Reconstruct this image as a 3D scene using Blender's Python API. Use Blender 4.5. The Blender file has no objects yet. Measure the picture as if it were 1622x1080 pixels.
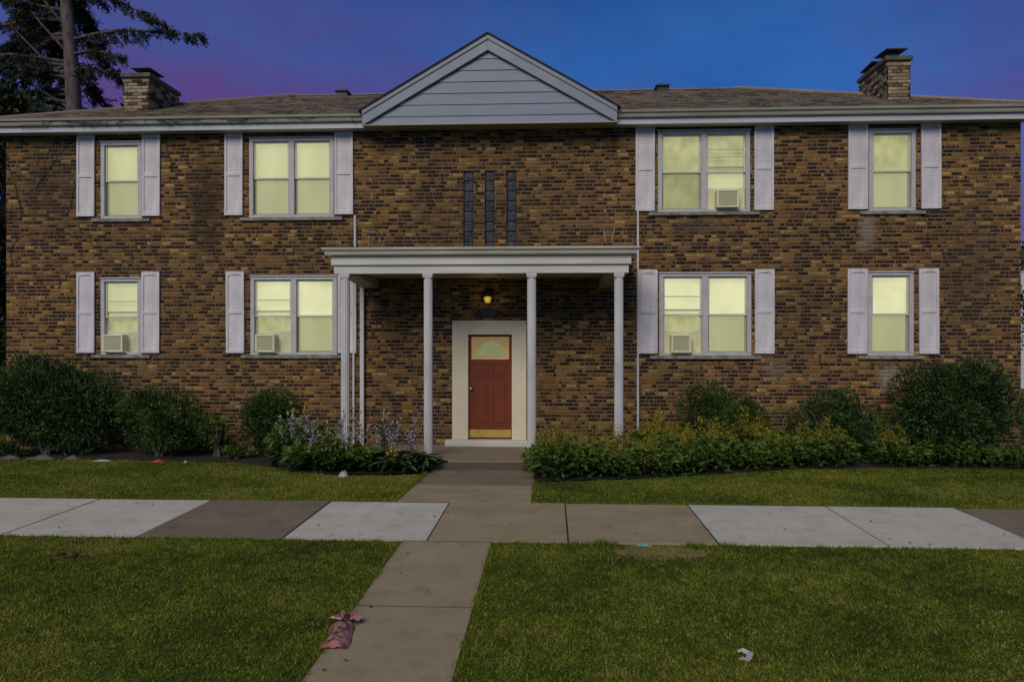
import bpy, bmesh, math, random
import numpy as np
from mathutils import Vector, Matrix

random.seed(7)
rng = np.random.default_rng(11)
R = math.radians
scn = bpy.context.scene
col = scn.collection

# ------------------------------------------------------------------ camera, world, sun, exposure
cam_d = bpy.data.cameras.new('camera')
cam = bpy.data.objects.new('camera', cam_d); col.objects.link(cam)
cam.location = (0.0, -14.2, 2.1)
cam.rotation_euler = (R(90), 0, R(2.9))
cam_d.sensor_width = 36.0
cam_d.lens = 36.0 * 1208 / 1622
cam_d.shift_y = -10.0 / 1622
cam_d.clip_start = 0.1
cam_d.clip_end = 3000
scn.camera = cam

SUN_EL, SUN_AZ = R(37), R(196)      # azimuth clockwise from +Y: behind the camera, a little to its left
world = bpy.data.worlds.new('World'); scn.world = world
world.use_nodes = True
wt = world.node_tree; wt.nodes.clear()
def wn(t, **kw):
    n = wt.nodes.new(t)
    for k, v in kw.items(): setattr(n, k, v)
    return n
w_out = wn('ShaderNodeOutputWorld'); w_bg = wn('ShaderNodeBackground')
sky = wn('ShaderNodeTexSky', sky_type='NISHITA', sun_disc=False)
sky.sun_elevation = SUN_EL; sky.sun_rotation = SUN_AZ
sky.air_density = 1.0; sky.dust_density = 0.6; sky.ozone_density = 3.0
tint = wn('ShaderNodeMix', data_type='RGBA', blend_type='MULTIPLY')
tint.inputs[0].default_value = 1.0
tint.inputs[7].default_value = (0.27, 0.76, 1.56, 1)
tc = wn('ShaderNodeTexCoord')
mp = wn('ShaderNodeMapping'); mp.inputs['Location'].default_value = (49.77, 38.43, 19.11); mp.inputs['Scale'].default_value = (1.3, 1.3, 3.0)
nz = wn('ShaderNodeTexNoise'); nz.inputs['Scale'].default_value = 1.3; nz.inputs['Detail'].default_value = 8; nz.inputs['Roughness'].default_value = 0.56
rp = wn('ShaderNodeValToRGB')
rp.color_ramp.elements[0].position = 0.41; rp.color_ramp.elements[0].color = (0, 0, 0, 1)
rp.color_ramp.elements[1].position = 0.68; rp.color_ramp.elements[1].color = (1, 1, 1, 1)
sep = wn('ShaderNodeSeparateXYZ')
mr = wn('ShaderNodeMapRange', interpolation_type='SMOOTHSTEP')
mr.inputs[1].default_value = 0.20; mr.inputs[2].default_value = 0.62; mr.inputs[3].default_value = 1.0; mr.inputs[4].default_value = 0.0
mul = wn('ShaderNodeMath', operation='MULTIPLY')
mixc = wn('ShaderNodeMix', data_type='RGBA'); mixc.inputs[7].default_value = (2.2, 0.95, 3.9, 1)
nz2 = wn('ShaderNodeTexNoise'); nz2.inputs['Scale'].default_value = 2.4; nz2.inputs['Detail'].default_value = 7; nz2.inputs['Roughness'].default_value = 0.55
rp2 = wn('ShaderNodeValToRGB')
rp2.color_ramp.elements[0].position = 0.36; rp2.color_ramp.elements[0].color = (0.80, 0.82, 0.86, 1)
rp2.color_ramp.elements[1].position = 0.66; rp2.color_ramp.elements[1].color = (1.30, 1.16, 1.06, 1)
thin = wn('ShaderNodeMix', data_type='RGBA', blend_type='MULTIPLY'); thin.inputs[0].default_value = 1.0
wt.links.new(mp.outputs[0], nz2.inputs['Vector']); wt.links.new(nz2.outputs['Fac'], rp2.inputs[0])
wt.links.new(sky.outputs[0], thin.inputs[6]); wt.links.new(rp2.outputs[0], thin.inputs[7]); wt.links.new(thin.outputs[2], tint.inputs[6])
wt.links.new(tc.outputs['Generated'], mp.inputs[0]); wt.links.new(mp.outputs[0], nz.inputs['Vector'])
wt.links.new(nz.outputs['Fac'], rp.inputs[0])
wt.links.new(tc.outputs['Generated'], sep.inputs[0]); wt.links.new(sep.outputs['Z'], mr.inputs[0])
wt.links.new(rp.outputs[0], mul.inputs[0]); wt.links.new(mr.outputs[0], mul.inputs[1])
wt.links.new(mul.outputs[0], mixc.inputs[0]); wt.links.new(tint.outputs[2], mixc.inputs[6])
wt.links.new(mixc.outputs[2], w_bg.inputs[0]); w_bg.inputs[1].default_value = 0.05
wt.links.new(w_bg.outputs[0], w_out.inputs[0])

sun_d = bpy.data.lights.new('sun', 'SUN'); sun = bpy.data.objects.new('sun', sun_d); col.objects.link(sun)
sun_d.energy = 2.25; sun_d.angle = R(32); sun_d.color = (1.0, 0.87, 0.70)
sdir = Vector((math.sin(SUN_AZ) * math.cos(SUN_EL), math.cos(SUN_AZ) * math.cos(SUN_EL), math.sin(SUN_EL)))
sun.rotation_euler = (-sdir).to_track_quat('-Z', 'Y').to_euler()
sun.location = (-6, -20, 18)

vs = scn.view_settings
vs.view_transform = 'Standard'; vs.look = 'None'; vs.gamma = 1.0; vs.exposure = 0.0; vs.use_curve_mapping = False

# ------------------------------------------------------------------ materials
def new_mat(name):
    m = bpy.data.materials.new(name); m.use_nodes = True
    nt = m.node_tree; nt.nodes.clear()
    o = nt.nodes.new('ShaderNodeOutputMaterial'); p = nt.nodes.new('ShaderNodeBsdfPrincipled')
    nt.links.new(p.outputs[0], o.inputs[0])
    return m, nt, p, o
def nadd(nt, t, **kw):
    n = nt.nodes.new(t)
    for k, v in kw.items(): setattr(n, k, v)
    return n
def ramp(nt, stops, interp='LINEAR'):
    r = nadd(nt, 'ShaderNodeValToRGB'); cr = r.color_ramp; cr.interpolation = interp
    while len(cr.elements) > 1: cr.elements.remove(cr.elements[-1])
    cr.elements[0].position = stops[0][0]; cr.elements[0].color = (*stops[0][1], 1)
    for p, c in stops[1:]:
        e = cr.elements.new(p); e.color = (*c, 1)
    return r
def noise(nt, scale, detail=4, rough=0.55, coord='Object', sc=None):
    t = nadd(nt, 'ShaderNodeTexCoord'); n = nadd(nt, 'ShaderNodeTexNoise')
    n.inputs['Scale'].default_value = scale; n.inputs['Detail'].default_value = detail; n.inputs['Roughness'].default_value = rough
    if sc:
        m = nadd(nt, 'ShaderNodeMapping'); m.inputs['Scale'].default_value = sc
        nt.links.new(t.outputs[coord], m.inputs[0]); nt.links.new(m.outputs[0], n.inputs['Vector'])
    else: nt.links.new(t.outputs[coord], n.inputs['Vector'])
    return n
def mixrgb(nt, a, b, fac, blend='MIX'):
    m = nadd(nt, 'ShaderNodeMix', data_type='RGBA', blend_type=blend)
    for sock, v in ((m.inputs[6], a), (m.inputs[7], b)):
        if hasattr(v, 'links') or hasattr(v, 'is_output'): nt.links.new(v, sock)
        else: sock.default_value = (*v, 1)
    if hasattr(fac, 'is_output'): nt.links.new(fac, m.inputs[0])
    else: m.inputs[0].default_value = fac
    return m.outputs[2]
def bump(nt, p, h, strength, dist=0.01):
    b = nadd(nt, 'ShaderNodeBump'); b.inputs['Strength'].default_value = strength; b.inputs['Distance'].default_value = dist
    nt.links.new(h, b.inputs['Height']); nt.links.new(b.outputs[0], p.inputs['Normal'])
def surf(name, c1, c2, scale=6, rough=0.6, bs=0.15, bscale=60, metal=0.0, sc=None, spec=0.4, lo=0.35, hi=0.7):
    m, nt, p, o = new_mat(name)
    n = noise(nt, scale, 5, 0.6, sc=sc); r = ramp(nt, [(lo, c1), (hi, c2)])
    nt.links.new(n.outputs['Fac'], r.inputs[0]); nt.links.new(r.outputs[0], p.inputs['Base Color'])
    p.inputs['Roughness'].default_value = rough; p.inputs['Metallic'].default_value = metal
    p.inputs['Specular IOR Level'].default_value = spec
    if bs:
        b = noise(nt, bscale, 4, 0.6); bump(nt, p, b.outputs['Fac'], bs, 0.004)
    return m
def leaf_mat(name, stops, rough=0.55, trans=0.25, spec=0.3):
    m, nt, p, o = new_mat(name)
    a = nadd(nt, 'ShaderNodeAttribute', attribute_name='tone')
    r = ramp(nt, stops); nt.links.new(a.outputs['Fac'], r.inputs[0])
    nt.links.new(r.outputs[0], p.inputs['Base Color']); p.inputs['Roughness'].default_value = rough
    p.inputs['Specular IOR Level'].default_value = spec
    t = nadd(nt, 'ShaderNodeBsdfTranslucent'); nt.links.new(r.outputs[0], t.inputs[0])
    mx = nadd(nt, 'ShaderNodeMixShader'); mx.inputs[0].default_value = trans
    nt.links.new(p.outputs[0], mx.inputs[1]); nt.links.new(t.outputs[0], mx.inputs[2]); nt.links.new(mx.outputs[0], o.inputs[0])
    return m
BR = [(0.0, (0.012, 0.0098, 0.0085)), (0.18, (0.021, 0.015, 0.011)), (0.34, (0.042, 0.025, 0.015)), (0.46, (0.092, 0.048, 0.020)),
      (0.62, (0.142, 0.077, 0.027)), (0.80, (0.185, 0.108, 0.032)), (0.93, (0.245, 0.155, 0.045)), (1.0, (0.34, 0.24, 0.085))]
CB = [(0.0, (0.03, 0.026, 0.02)), (0.25, (0.06, 0.047, 0.033)), (0.36, (0.20, 0.155, 0.095)), (0.7, (0.27, 0.21, 0.13)), (1.0, (0.36, 0.30, 0.20))]
def brick_mat(name, single=False, stops=BR, stain=True):
    m, nt, p, o = new_mat(name)
    if single:
        a = nadd(nt, 'ShaderNodeObjectInfo'); rm = ramp(nt, [(0.0, (0.02,) * 3), (0.455, (0.28,) * 3), (0.465, (0.42,) * 3), (0.88, (0.80,) * 3), (1.0, (1.0,) * 3)])
        nt.links.new(a.outputs['Random'], rm.inputs[0]); src = rm.outputs[0]
    else:
        a = nadd(nt, 'ShaderNodeAttribute', attribute_name='tone'); src = a.outputs['Fac']
    g = nadd(nt, 'ShaderNodeNewGeometry')
    n = nadd(nt, 'ShaderNodeTexNoise'); n.inputs['Scale'].default_value = 17; n.inputs['Detail'].default_value = 5
    nt.links.new(g.outputs['Position'], n.inputs['Vector'])
    ad = nadd(nt, 'ShaderNodeMath', operation='MULTIPLY_ADD'); ad.inputs[1].default_value = 0.46
    nt.links.new(n.outputs['Fac'], ad.inputs[0])
    sb = nadd(nt, 'ShaderNodeMath', operation='SUBTRACT'); sb.inputs[1].default_value = 0.23
    nt.links.new(src, sb.inputs[0]); nt.links.new(sb.outputs[0], ad.inputs[2])
    r = ramp(nt, stops); nt.links.new(ad.outputs[0], r.inputs[0])
    c = r.outputs[0]
    if stain:
        c = add_stains(nt, g, c)
    nt.links.new(c, p.inputs['Base Color'])
    p.inputs['Roughness'].default_value = 0.85; p.inputs['Specular IOR Level'].default_value = 0.25
    n2 = nadd(nt, 'ShaderNodeTexNoise'); n2.inputs['Scale'].default_value = 90; n2.inputs['Detail'].default_value = 3
    nt.links.new(g.outputs['Position'], n2.inputs['Vector']); bump(nt, p, n2.outputs['Fac'], 0.5, 0.004)
    return m
def add_stains(nt, g, c):
    # weathering with shapes of their own: broad tonal drift, a soot streak, lime bloom under sills
    n = nadd(nt, 'ShaderNodeTexNoise'); n.inputs['Scale'].default_value = 0.55; n.inputs['Detail'].default_value = 4
    nt.links.new(g.outputs['Position'], n.inputs['Vector'])
    r = ramp(nt, [(0.3, (0.72, 0.74, 0.78)), (0.7, (1.18, 1.12, 1.02))]); nt.links.new(n.outputs['Fac'], r.inputs[0])
    c = mixrgb(nt, c, r.outputs[0], 1.0, 'MULTIPLY')
    n3 = nadd(nt, 'ShaderNodeTexNoise'); n3.inputs['Scale'].default_value = 5.0; n3.inputs['Detail'].default_value = 4
    nt.links.new(g.outputs['Position'], n3.inputs['Vector'])
    def blot(x, z, sx, sz, colr, amt, c):
        mpn = nadd(nt, 'ShaderNodeMapping'); mpn.inputs['Location'].default_value = (-x / sx, 0, -z / sz); mpn.inputs['Scale'].default_value = (1 / sx, 0, 1 / sz)
        nt.links.new(g.outputs['Position'], mpn.inputs[0])
        ln = nadd(nt, 'ShaderNodeVectorMath', operation='LENGTH'); nt.links.new(mpn.outputs[0], ln.inputs[0])
        md = nadd(nt, 'ShaderNodeMath', operation='MULTIPLY_ADD'); md.inputs[1].default_value = 1.1
        nt.links.new(n3.outputs['Fac'], md.inputs[0]); nt.links.new(ln.outputs['Value'], md.inputs[2])
        mrr = nadd(nt, 'ShaderNodeMapRange', interpolation_type='SMOOTHSTEP')
        mrr.inputs[1].default_value = 0.75; mrr.inputs[2].default_value = 1.55; mrr.inputs[3].default_value = amt; mrr.inputs[4].default_value = 0.0
        nt.links.new(md.outputs[0], mrr.inputs[0])
        return mixrgb(nt, c, colr, mrr.outputs[0])
    c = blot(-6.55, 4.55, 0.55, 1.5, (0.020, 0.014, 0.010), 0.72, c)
    c = blot(-9.6, 4.9, 0.9, 1.4, (0.026, 0.021, 0.016), 0.5, c)
    c = blot(5.75, 4.0, 0.22, 0.5, (0.22, 0.20, 0.17), 0.6, c)
    c = blot(4.15, 1.45, 0.35, 0.35, (0.17, 0.14, 0.10), 0.45, c)
    c = blot(6.15, 1.30, 0.3, 0.35, (0.26, 0.22, 0.17), 0.7, c)
    c = blot(7.6, 3.3, 0.7, 1.9, (0.05, 0.036, 0.027), 0.45, c)
    c = blot(2.6, 4.1, 0.8, 0.22, (0.06, 0.05, 0.04), 0.6, c)
    c = blot(-1.1, 4.2, 1.9, 0.6, (0.045, 0.030, 0.016), 0.4, c)
    return c

M = {}
M['brick'] = brick_mat('brick_red_brown'); M['brick1'] = brick_mat('brick_single', True)
M['chim'] = brick_mat('chimney_brick', False, CB, False)
def mortar_mat():
    m, nt, p, o = new_mat('mortar')
    g = nadd(nt, 'ShaderNodeNewGeometry'); n = nadd(nt, 'ShaderNodeTexNoise'); n.inputs['Scale'].default_value = 9; n.inputs['Detail'].default_value = 5
    nt.links.new(g.outputs['Position'], n.inputs['Vector'])
    r = ramp(nt, [(0.3, (0.140, 0.086, 0.036)), (0.7, (0.225, 0.142, 0.063))]); nt.links.new(n.outputs['Fac'], r.inputs[0])
    nt.links.new(add_stains(nt, g, r.outputs[0]), p.inputs['Base Color']); p.inputs['Roughness'].default_value = 0.95
    return m
M['mortar'] = mortar_mat()
def side_brick():
    m, nt, p, o = new_mat('brick_wall_side')
    t = nadd(nt, 'ShaderNodeTexCoord'); mpn = nadd(nt, 'ShaderNodeMapping'); mpn.inputs['Rotation'].default_value = (R(90), 0, R(90))
    b = nadd(nt, 'ShaderNodeTexBrick'); b.inputs['Scale'].default_value = 1.0
    b.inputs['Brick Width'].default_value = 0.21; b.inputs['Row Height'].default_value = 0.068; b.inputs['Mortar Size'].default_value = 0.006
    b.inputs['Color1'].default_value = (0.03, 0.02, 0.014, 1); b.inputs['Color2'].default_value = (0.16, 0.09, 0.04, 1); b.inputs['Mortar'].default_value = (0.16, 0.12, 0.075, 1)
    nt.links.new(t.outputs['Object'], mpn.inputs[0]); nt.links.new(mpn.outputs[0], b.inputs['Vector'])
    nt.links.new(b.outputs['Color'], p.inputs['Base Color']); p.inputs['Roughness'].default_value = 0.9
    return m
M['side'] = side_brick()
M['shutter'] = surf('shutter_white', (0.47, 0.45, 0.46), (0.63, 0.605, 0.61), 2.2, 0.55, 0.08, sc=(3, 1, 0.7))
M['frame'] = surf('window_frame_grey', (0.37, 0.375, 0.385), (0.47, 0.47, 0.475), 5, 0.5, 0.08)
M['sash'] = surf('sash_cream', (0.52, 0.52, 0.40), (0.62, 0.62, 0.48), 5, 0.5, 0.05)
M['trim'] = surf('white_trim', (0.37, 0.385, 0.41), (0.45, 0.455, 0.47), 2.5, 0.5, 0.06, sc=(0.4, 1, 3))
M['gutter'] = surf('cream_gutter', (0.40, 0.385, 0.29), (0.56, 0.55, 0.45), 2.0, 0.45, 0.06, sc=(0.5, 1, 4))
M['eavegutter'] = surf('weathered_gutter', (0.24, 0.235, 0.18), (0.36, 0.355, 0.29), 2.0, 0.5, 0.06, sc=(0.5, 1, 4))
M['ctrim'] = surf('porch_trim', (0.45, 0.44, 0.38), (0.58, 0.57, 0.51), 1.6, 0.5, 0.06, sc=(0.5, 1, 4))
M['column'] = surf('column_white', (0.44, 0.44, 0.42), (0.60, 0.60, 0.58), 2.5, 0.5, 0.05, sc=(1, 1, 0.4))
M['doorsur'] = surf('door_surround_cream', (0.60, 0.55, 0.39), (0.68, 0.63, 0.46), 3, 0.5, 0.05)
M['siding'] = surf('gable_siding', (0.145, 0.185, 0.24), (0.185, 0.222, 0.28), 1.6, 0.5, 0.05, sc=(0.5, 1, 5))
M['rake'] = surf('rake_board', (0.185, 0.215, 0.255), (0.23, 0.255, 0.29), 1.6, 0.5, 0.05)
M['soffit'] = surf('soffit_cream', (0.30, 0.28, 0.19), (0.38, 0.36, 0.26), 3, 0.6, 0.05)
M['sillstone'] = surf('sill_limestone', (0.13, 0.125, 0.10), (0.30, 0.29, 0.24), 9, 0.9, 0.4)
M['roofing'] = surf('black_roofing', (0.012, 0.012, 0.013), (0.03, 0.03, 0.03), 8, 0.9, 0.3)
M['roofbase'] = surf('roof_underlay', (0.035, 0.026, 0.02), (0.07, 0.05, 0.04), 5, 0.95, 0.4)
M['dark'] = surf('black_iron', (0.008, 0.008, 0.008), (0.018, 0.018, 0.017), 20, 0.5, 0.1)
M['digit'] = surf('worn_digits', (0.035, 0.036, 0.036), (0.06, 0.06, 0.06), 40, 0.6, 0.1)
M['metalcap'] = surf('chimney_cap_metal', (0.03, 0.032, 0.036), (0.07, 0.07, 0.075), 6, 0.6, 0.1, metal=0.3)
M['flue'] = surf('flue_clay', (0.14, 0.14, 0.14), (0.22, 0.22, 0.22), 6, 0.8, 0.2)
M['chimcap'] = surf('chimney_cap_stone', (0.07, 0.065, 0.05), (0.14, 0.125, 0.10), 6, 0.9, 0.3)
M['door'] = surf('door_red_brown', (0.135, 0.022, 0.003), (0.165, 0.029, 0.004), 4, 0.5, 0.05)
M['doorglow'] = surf('door_glow_peach', (0.66, 0.43, 0.16), (0.72, 0.48, 0.19), 4, 0.5, 0.05)  # glow around the fanlight, put into the colour as flat peach
M['brass'] = surf('kick_plate_brass', (0.38, 0.28, 0.05), (0.55, 0.42, 0.10), 18, 0.35, 0.1, metal=0.25)
M['steel'] = surf('brushed_steel', (0.5, 0.5, 0.5), (0.6, 0.6, 0.6), 20, 0.3, 0.05, metal=0.9)
M['pipe'] = surf('conduit_white', (0.48, 0.48, 0.46), (0.58, 0.58, 0.56), 6, 0.5, 0.05)
M['residue'] = surf('paint_residue', (0.26, 0.25, 0.22), (0.38, 0.36, 0.32), 20, 0.9, 0.2)
M['acbody'] = surf('air_conditioner_cream', (0.64, 0.63, 0.40), (0.74, 0.73, 0.48), 8, 0.5, 0.05)
M['acgrille'] = surf('air_conditioner_grille', (0.56, 0.55, 0.32), (0.66, 0.65, 0.40), 30, 0.5, 0.2)
def conc(name, c1, c2, c3):
    m, nt, p, o = new_mat(name)
    g = nadd(nt, 'ShaderNodeNewGeometry')
    def nn(s, d=5, rg=0.6):
        n = nadd(nt, 'ShaderNodeTexNoise'); n.inputs['Scale'].default_value = s; n.inputs['Detail'].default_value = d; n.inputs['Roughness'].default_value = rg
        nt.links.new(g.outputs['Position'], n.inputs['Vector']); return n
    r = ramp(nt, [(0.3, c1), (0.7, c2)]); nt.links.new(nn(1.5).outputs['Fac'], r.inputs[0])
    f = ramp(nt, [(0.35, (0.82, 0.82, 0.82)), (0.65, (1.14, 1.14, 1.14))]); fn = nn(95, 3, 0.7); nt.links.new(fn.outputs['Fac'], f.inputs[0])
    c = mixrgb(nt, r.outputs[0], f.outputs[0], 1.0, 'MULTIPLY')
    s = ramp(nt, [(0.50, (0, 0, 0)), (0.72, (1, 1, 1))]); nt.links.new(nn(3.2, 6, 0.7).outputs['Fac'], s.inputs[0])
    sm = nadd(nt, 'ShaderNodeMath', operation='MULTIPLY'); sm.inputs[1].default_value = 0.85; nt.links.new(s.outputs[0], sm.inputs[0])
    c = mixrgb(nt, c, c3, sm.outputs[0])
    nt.links.new(c, p.inputs['Base Color']); p.inputs['Roughness'].default_value = 0.9; p.inputs['Specular IOR Level'].default_value = 0.2
    bump(nt, p, fn.outputs['Fac'], 0.35, 0.004)
    return m
M['new_conc'] = conc('new_concrete', (0.44, 0.425, 0.345), (0.54, 0.52, 0.425), (0.34, 0.32, 0.26))
M['old_conc'] = conc('old_concrete', (0.165, 0.132, 0.086), (0.22, 0.178, 0.118), (0.11, 0.092, 0.064))
M['tan_conc'] = conc('tan_concrete', (0.265, 0.215, 0.126), (0.335, 0.275, 0.165), (0.20, 0.165, 0.105))
M['porch_conc'] = conc('porch_concrete', (0.19, 0.155, 0.105), (0.25, 0.205, 0.14), (0.13, 0.108, 0.076))
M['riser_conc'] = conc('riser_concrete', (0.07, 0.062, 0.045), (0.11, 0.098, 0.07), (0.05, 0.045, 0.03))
M['asphalt'] = conc('asphalt', (0.04, 0.04, 0.042), (0.06, 0.06, 0.06), (0.03, 0.03, 0.03))
def ground_mat():
    m, nt, p, o = new_mat('lawn_ground')
    g = nadd(nt, 'ShaderNodeNewGeometry')
    def nn(s, d=5):
        n = nadd(nt, 'ShaderNodeTexNoise'); n.inputs['Scale'].default_value = s; n.inputs['Detail'].default_value = d
        nt.links.new(g.outputs['Position'], n.inputs['Vector']); return n
    r = ramp(nt, [(0.3, (0.04, 0.055, 0.008)), (0.7, (0.09, 0.11, 0.016))]); nt.links.new(nn(35).outputs['Fac'], r.inputs[0])
    r2 = ramp(nt, [(0.35, (0.8, 0.9, 0.8)), (0.7, (1.25, 1.1, 1.0))]); nt.links.new(nn(0.8).outputs['Fac'], r2.inputs[0])
    nt.links.new(mixrgb(nt, r.outputs[0], r2.outputs[0], 1.0, 'MULTIPLY'), p.inputs['Base Color']); p.inputs['Roughness'].default_value = 1.0
    p.inputs['Specular IOR Level'].default_value = 0.1
    return m
M['ground'] = ground_mat()
M['soil'] = surf('garden_soil', (0.010, 0.008, 0.006), (0.03, 0.024, 0.017), 14, 1.0, 0.9, 30)
M['baresoil'] = surf('bare_soil', (0.15, 0.11, 0.05), (0.26, 0.195, 0.095), 12, 1.0, 0.8, 40)
M['grass'] = leaf_mat('grass_blade', [(0.0, (0.048, 0.082, 0.010)), (0.30, (0.120, 0.176, 0.014)), (0.65, (0.235, 0.290, 0.022)), (0.88, (0.36, 0.36, 0.04)), (1.0, (0.38, 0.30, 0.10))], 0.6, 0.45)
M['yew'] = leaf_mat('yew_leaf', [(0, (0.012, 0.030, 0.008)), (0.5, (0.040, 0.085, 0.020)), (1, (0.11, 0.17, 0.035))], 0.55, 0.25)
M['yew2'] = leaf_mat('boxy_shrub_leaf', [(0, (0.014, 0.034, 0.007)), (0.5, (0.048, 0.095, 0.016)), (1, (0.13, 0.18, 0.03))], 0.55, 0.25)
M['peren'] = leaf_mat('perennial_leaf', [(0, (0.022, 0.052, 0.009)), (0.5, (0.075, 0.135, 0.020)), (1, (0.19, 0.23, 0.03))], 0.55, 0.3)
M['plume'] = leaf_mat('yellow_plume', [(0, (0.14, 0.16, 0.02)), (0.6, (0.28, 0.25, 0.025)), (1, (0.52, 0.40, 0.03))], 0.7, 0.35)
M['yellow'] = leaf_mat('yellow_petal', [(0, (0.45, 0.28, 0.02)), (1, (0.62, 0.45, 0.03))], 0.6, 0.2)
M['bell'] = leaf_mat('lilac_petal', [(0, (0.36, 0.32, 0.40)), (1, (0.60, 0.56, 0.62))], 0.6, 0.3)
M['hosta'] = leaf_mat('hosta_leaf', [(0, (0.018, 0.040, 0.012)), (0.55, (0.040, 0.070, 0.018)), (0.8, (0.10, 0.13, 0.05)), (1, (0.26, 0.27, 0.13))], 0.45, 0.2)
M['stem'] = surf('plant_stem', (0.03, 0.04, 0.012), (0.06, 0.07, 0.025), 20, 0.8, 0.1)
M['bark'] = surf('conifer_bark', (0.05, 0.042, 0.038), (0.14, 0.115, 0.10), 9, 0.95, 1.0, 14, sc=(1, 1, 0.35))
M['needle'] = leaf_mat('conifer_needle', [(0, (0.012, 0.020, 0.011)), (0.6, (0.030, 0.048, 0.019)), (1, (0.075, 0.09, 0.028))], 0.6, 0.1)
M['decid'] = leaf_mat('broad_leaf', [(0, (0.015, 0.030, 0.008)), (0.6, (0.045, 0.070, 0.015)), (1, (0.12, 0.15, 0.025))], 0.5, 0.35)
M['vine'] = surf('vine_stem', (0.02, 0.016, 0.012), (0.05, 0.04, 0.03), 20, 0.9, 0.3)
M['bagred'] = surf('red_plastic_bag', (0.20, 0.035, 0.030), (0.36, 0.17, 0.15), 16, 0.35, 0.5, 25, lo=0.42, hi=0.6)
M['print'] = surf('printed_paper', (0.05, 0.03, 0.07), (0.42, 0.27, 0.16), 30, 0.5, 0.2, lo=0.42, hi=0.55)
M['bagdark'] = surf('newsprint_dark', (0.008, 0.008, 0.010), (0.02, 0.02, 0.02), 30, 0.6, 0.2)
M['litter'] = surf('white_litter', (0.26, 0.26, 0.27), (0.40, 0.40, 0.41), 20, 0.5, 0.2)
M['litterred'] = surf('red_litter', (0.22, 0.02, 0.010), (0.32, 0.04, 0.02), 20, 0.5, 0.2)
M['litterteal'] = surf('teal_litter', (0.02, 0.22, 0.17), (0.04, 0.32, 0.25), 20, 0.4, 0.2)
M['deadleaf'] = leaf_mat('dead_leaf', [(0, (0.03, 0.018, 0.012)), (0.7, (0.12, 0.07, 0.04)), (1, (0.30, 0.14, 0.05))], 0.8, 0.1)
M['housewhite'] = surf('neighbour_siding', (0.45, 0.45, 0.47), (0.55, 0.55, 0.56), 2, 0.6, 0.1)
M['houseglass'] = surf('neighbour_window', (0.02, 0.025, 0.03), (0.04, 0.045, 0.05), 4, 0.1, 0)
M['stone'] = surf('edging_stone', (0.06, 0.055, 0.05), (0.13, 0.12, 0.105), 6, 0.95, 0.5)

def emit_mat(name, base, e1, e2, strength, scale, sc=None):
    m, nt, p, o = new_mat(name)
    n = noise(nt, scale, 3, 0.5, sc=sc); r = ramp(nt, [(0.35, e1), (0.65, e2)]); nt.links.new(n.outputs['Fac'], r.inputs[0])
    p.inputs['Base Color'].default_value = (*base, 1); p.inputs['Roughness'].default_value = 0.8
    nt.links.new(r.outputs[0], p.inputs['Emission Color']); p.inputs['Emission Strength'].default_value = strength
    return m
M['blind'] = emit_mat('lit_shade', (0.25, 0.25, 0.14), (0.50, 0.50, 0.275), (0.58, 0.575, 0.33), 0.88, 1.8, (1.5, 1, 0.5))
M['blind2'] = emit_mat('lit_shade_dim', (0.25, 0.25, 0.14), (0.31, 0.305, 0.14), (0.45, 0.44, 0.215), 0.88, 5.0, (1.2, 1, 0.8))
M['blind3'] = emit_mat('lit_shade_bright', (0.25, 0.25, 0.14), (0.62, 0.61, 0.35), (0.80, 0.78, 0.49), 0.88, 1.3)
M['fanglow'] = emit_mat('fanlight_glow', (0.15, 0.18, 0.10), (0.14, 0.17, 0.075), (0.18, 0.21, 0.095), 0.8, 9)
M['lampglow'] = emit_mat('lamp_glow', (0.3, 0.25, 0.08), (0.50, 0.36, 0.05), (0.58, 0.42, 0.07), 0.5, 12)
def glass_mat(name, tintc, refl, rough=0.03, alpha=1.0):
    m, nt, p, o = new_mat(name); nt.nodes.remove(p)
    t = nadd(nt, 'ShaderNodeBsdfTransparent'); t.inputs[0].default_value = (*tintc, 1)
    g = nadd(nt, 'ShaderNodeBsdfGlossy'); g.inputs['Roughness'].default_value = rough
    fr = nadd(nt, 'ShaderNodeFresnel'); fr.inputs[0].default_value = 1.45
    mt = nadd(nt, 'ShaderNodeMath', operation='MULTIPLY'); mt.inputs[1].default_value = refl; nt.links.new(fr.outputs[0], mt.inputs[0])
    mx = nadd(nt, 'ShaderNodeMixShader'); nt.links.new(mt.outputs[0], mx.inputs[0]); nt.links.new(t.outputs[0], mx.inputs[1]); nt.links.new(g.outputs[0], mx.inputs[2])
    nt.links.new(mx.outputs[0], o.inputs[0])
    return m
M['glass'] = glass_mat('window_glass', (0.97, 0.98, 0.96), 1.0)
def screen_mat():
    m, nt, p, o = new_mat('insect_screen')
    p.inputs['Base Color'].default_value = (0.20, 0.20, 0.11, 1); p.inputs['Roughness'].default_value = 0.8
    t = nadd(nt, 'ShaderNodeBsdfTransparent'); mx = nadd(nt, 'ShaderNodeMixShader'); mx.inputs[0].default_value = 0.34
    nt.links.new(t.outputs[0], mx.inputs[1]); nt.links.new(p.outputs[0], mx.inputs[2]); nt.links.new(mx.outputs[0], o.inputs[0])
    return m
M['screen'] = screen_mat()
def gblock():
    m, nt, p, o = new_mat('glass_block')
    n = noise(nt, 7, 3); r = ramp(nt, [(0.3, (0.020, 0.023, 0.026)), (0.7, (0.055, 0.058, 0.062))]); nt.links.new(n.outputs['Fac'], r.inputs[0])
    nt.links.new(r.outputs[0], p.inputs['Base Color']); p.inputs['Roughness'].default_value = 0.25; p.inputs['Specular IOR Level'].default_value = 0.3
    b = noise(nt, 9, 2); bump(nt, p, b.outputs['Fac'], 0.5, 0.02)
    return m
M['gblock'] = gblock()
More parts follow.
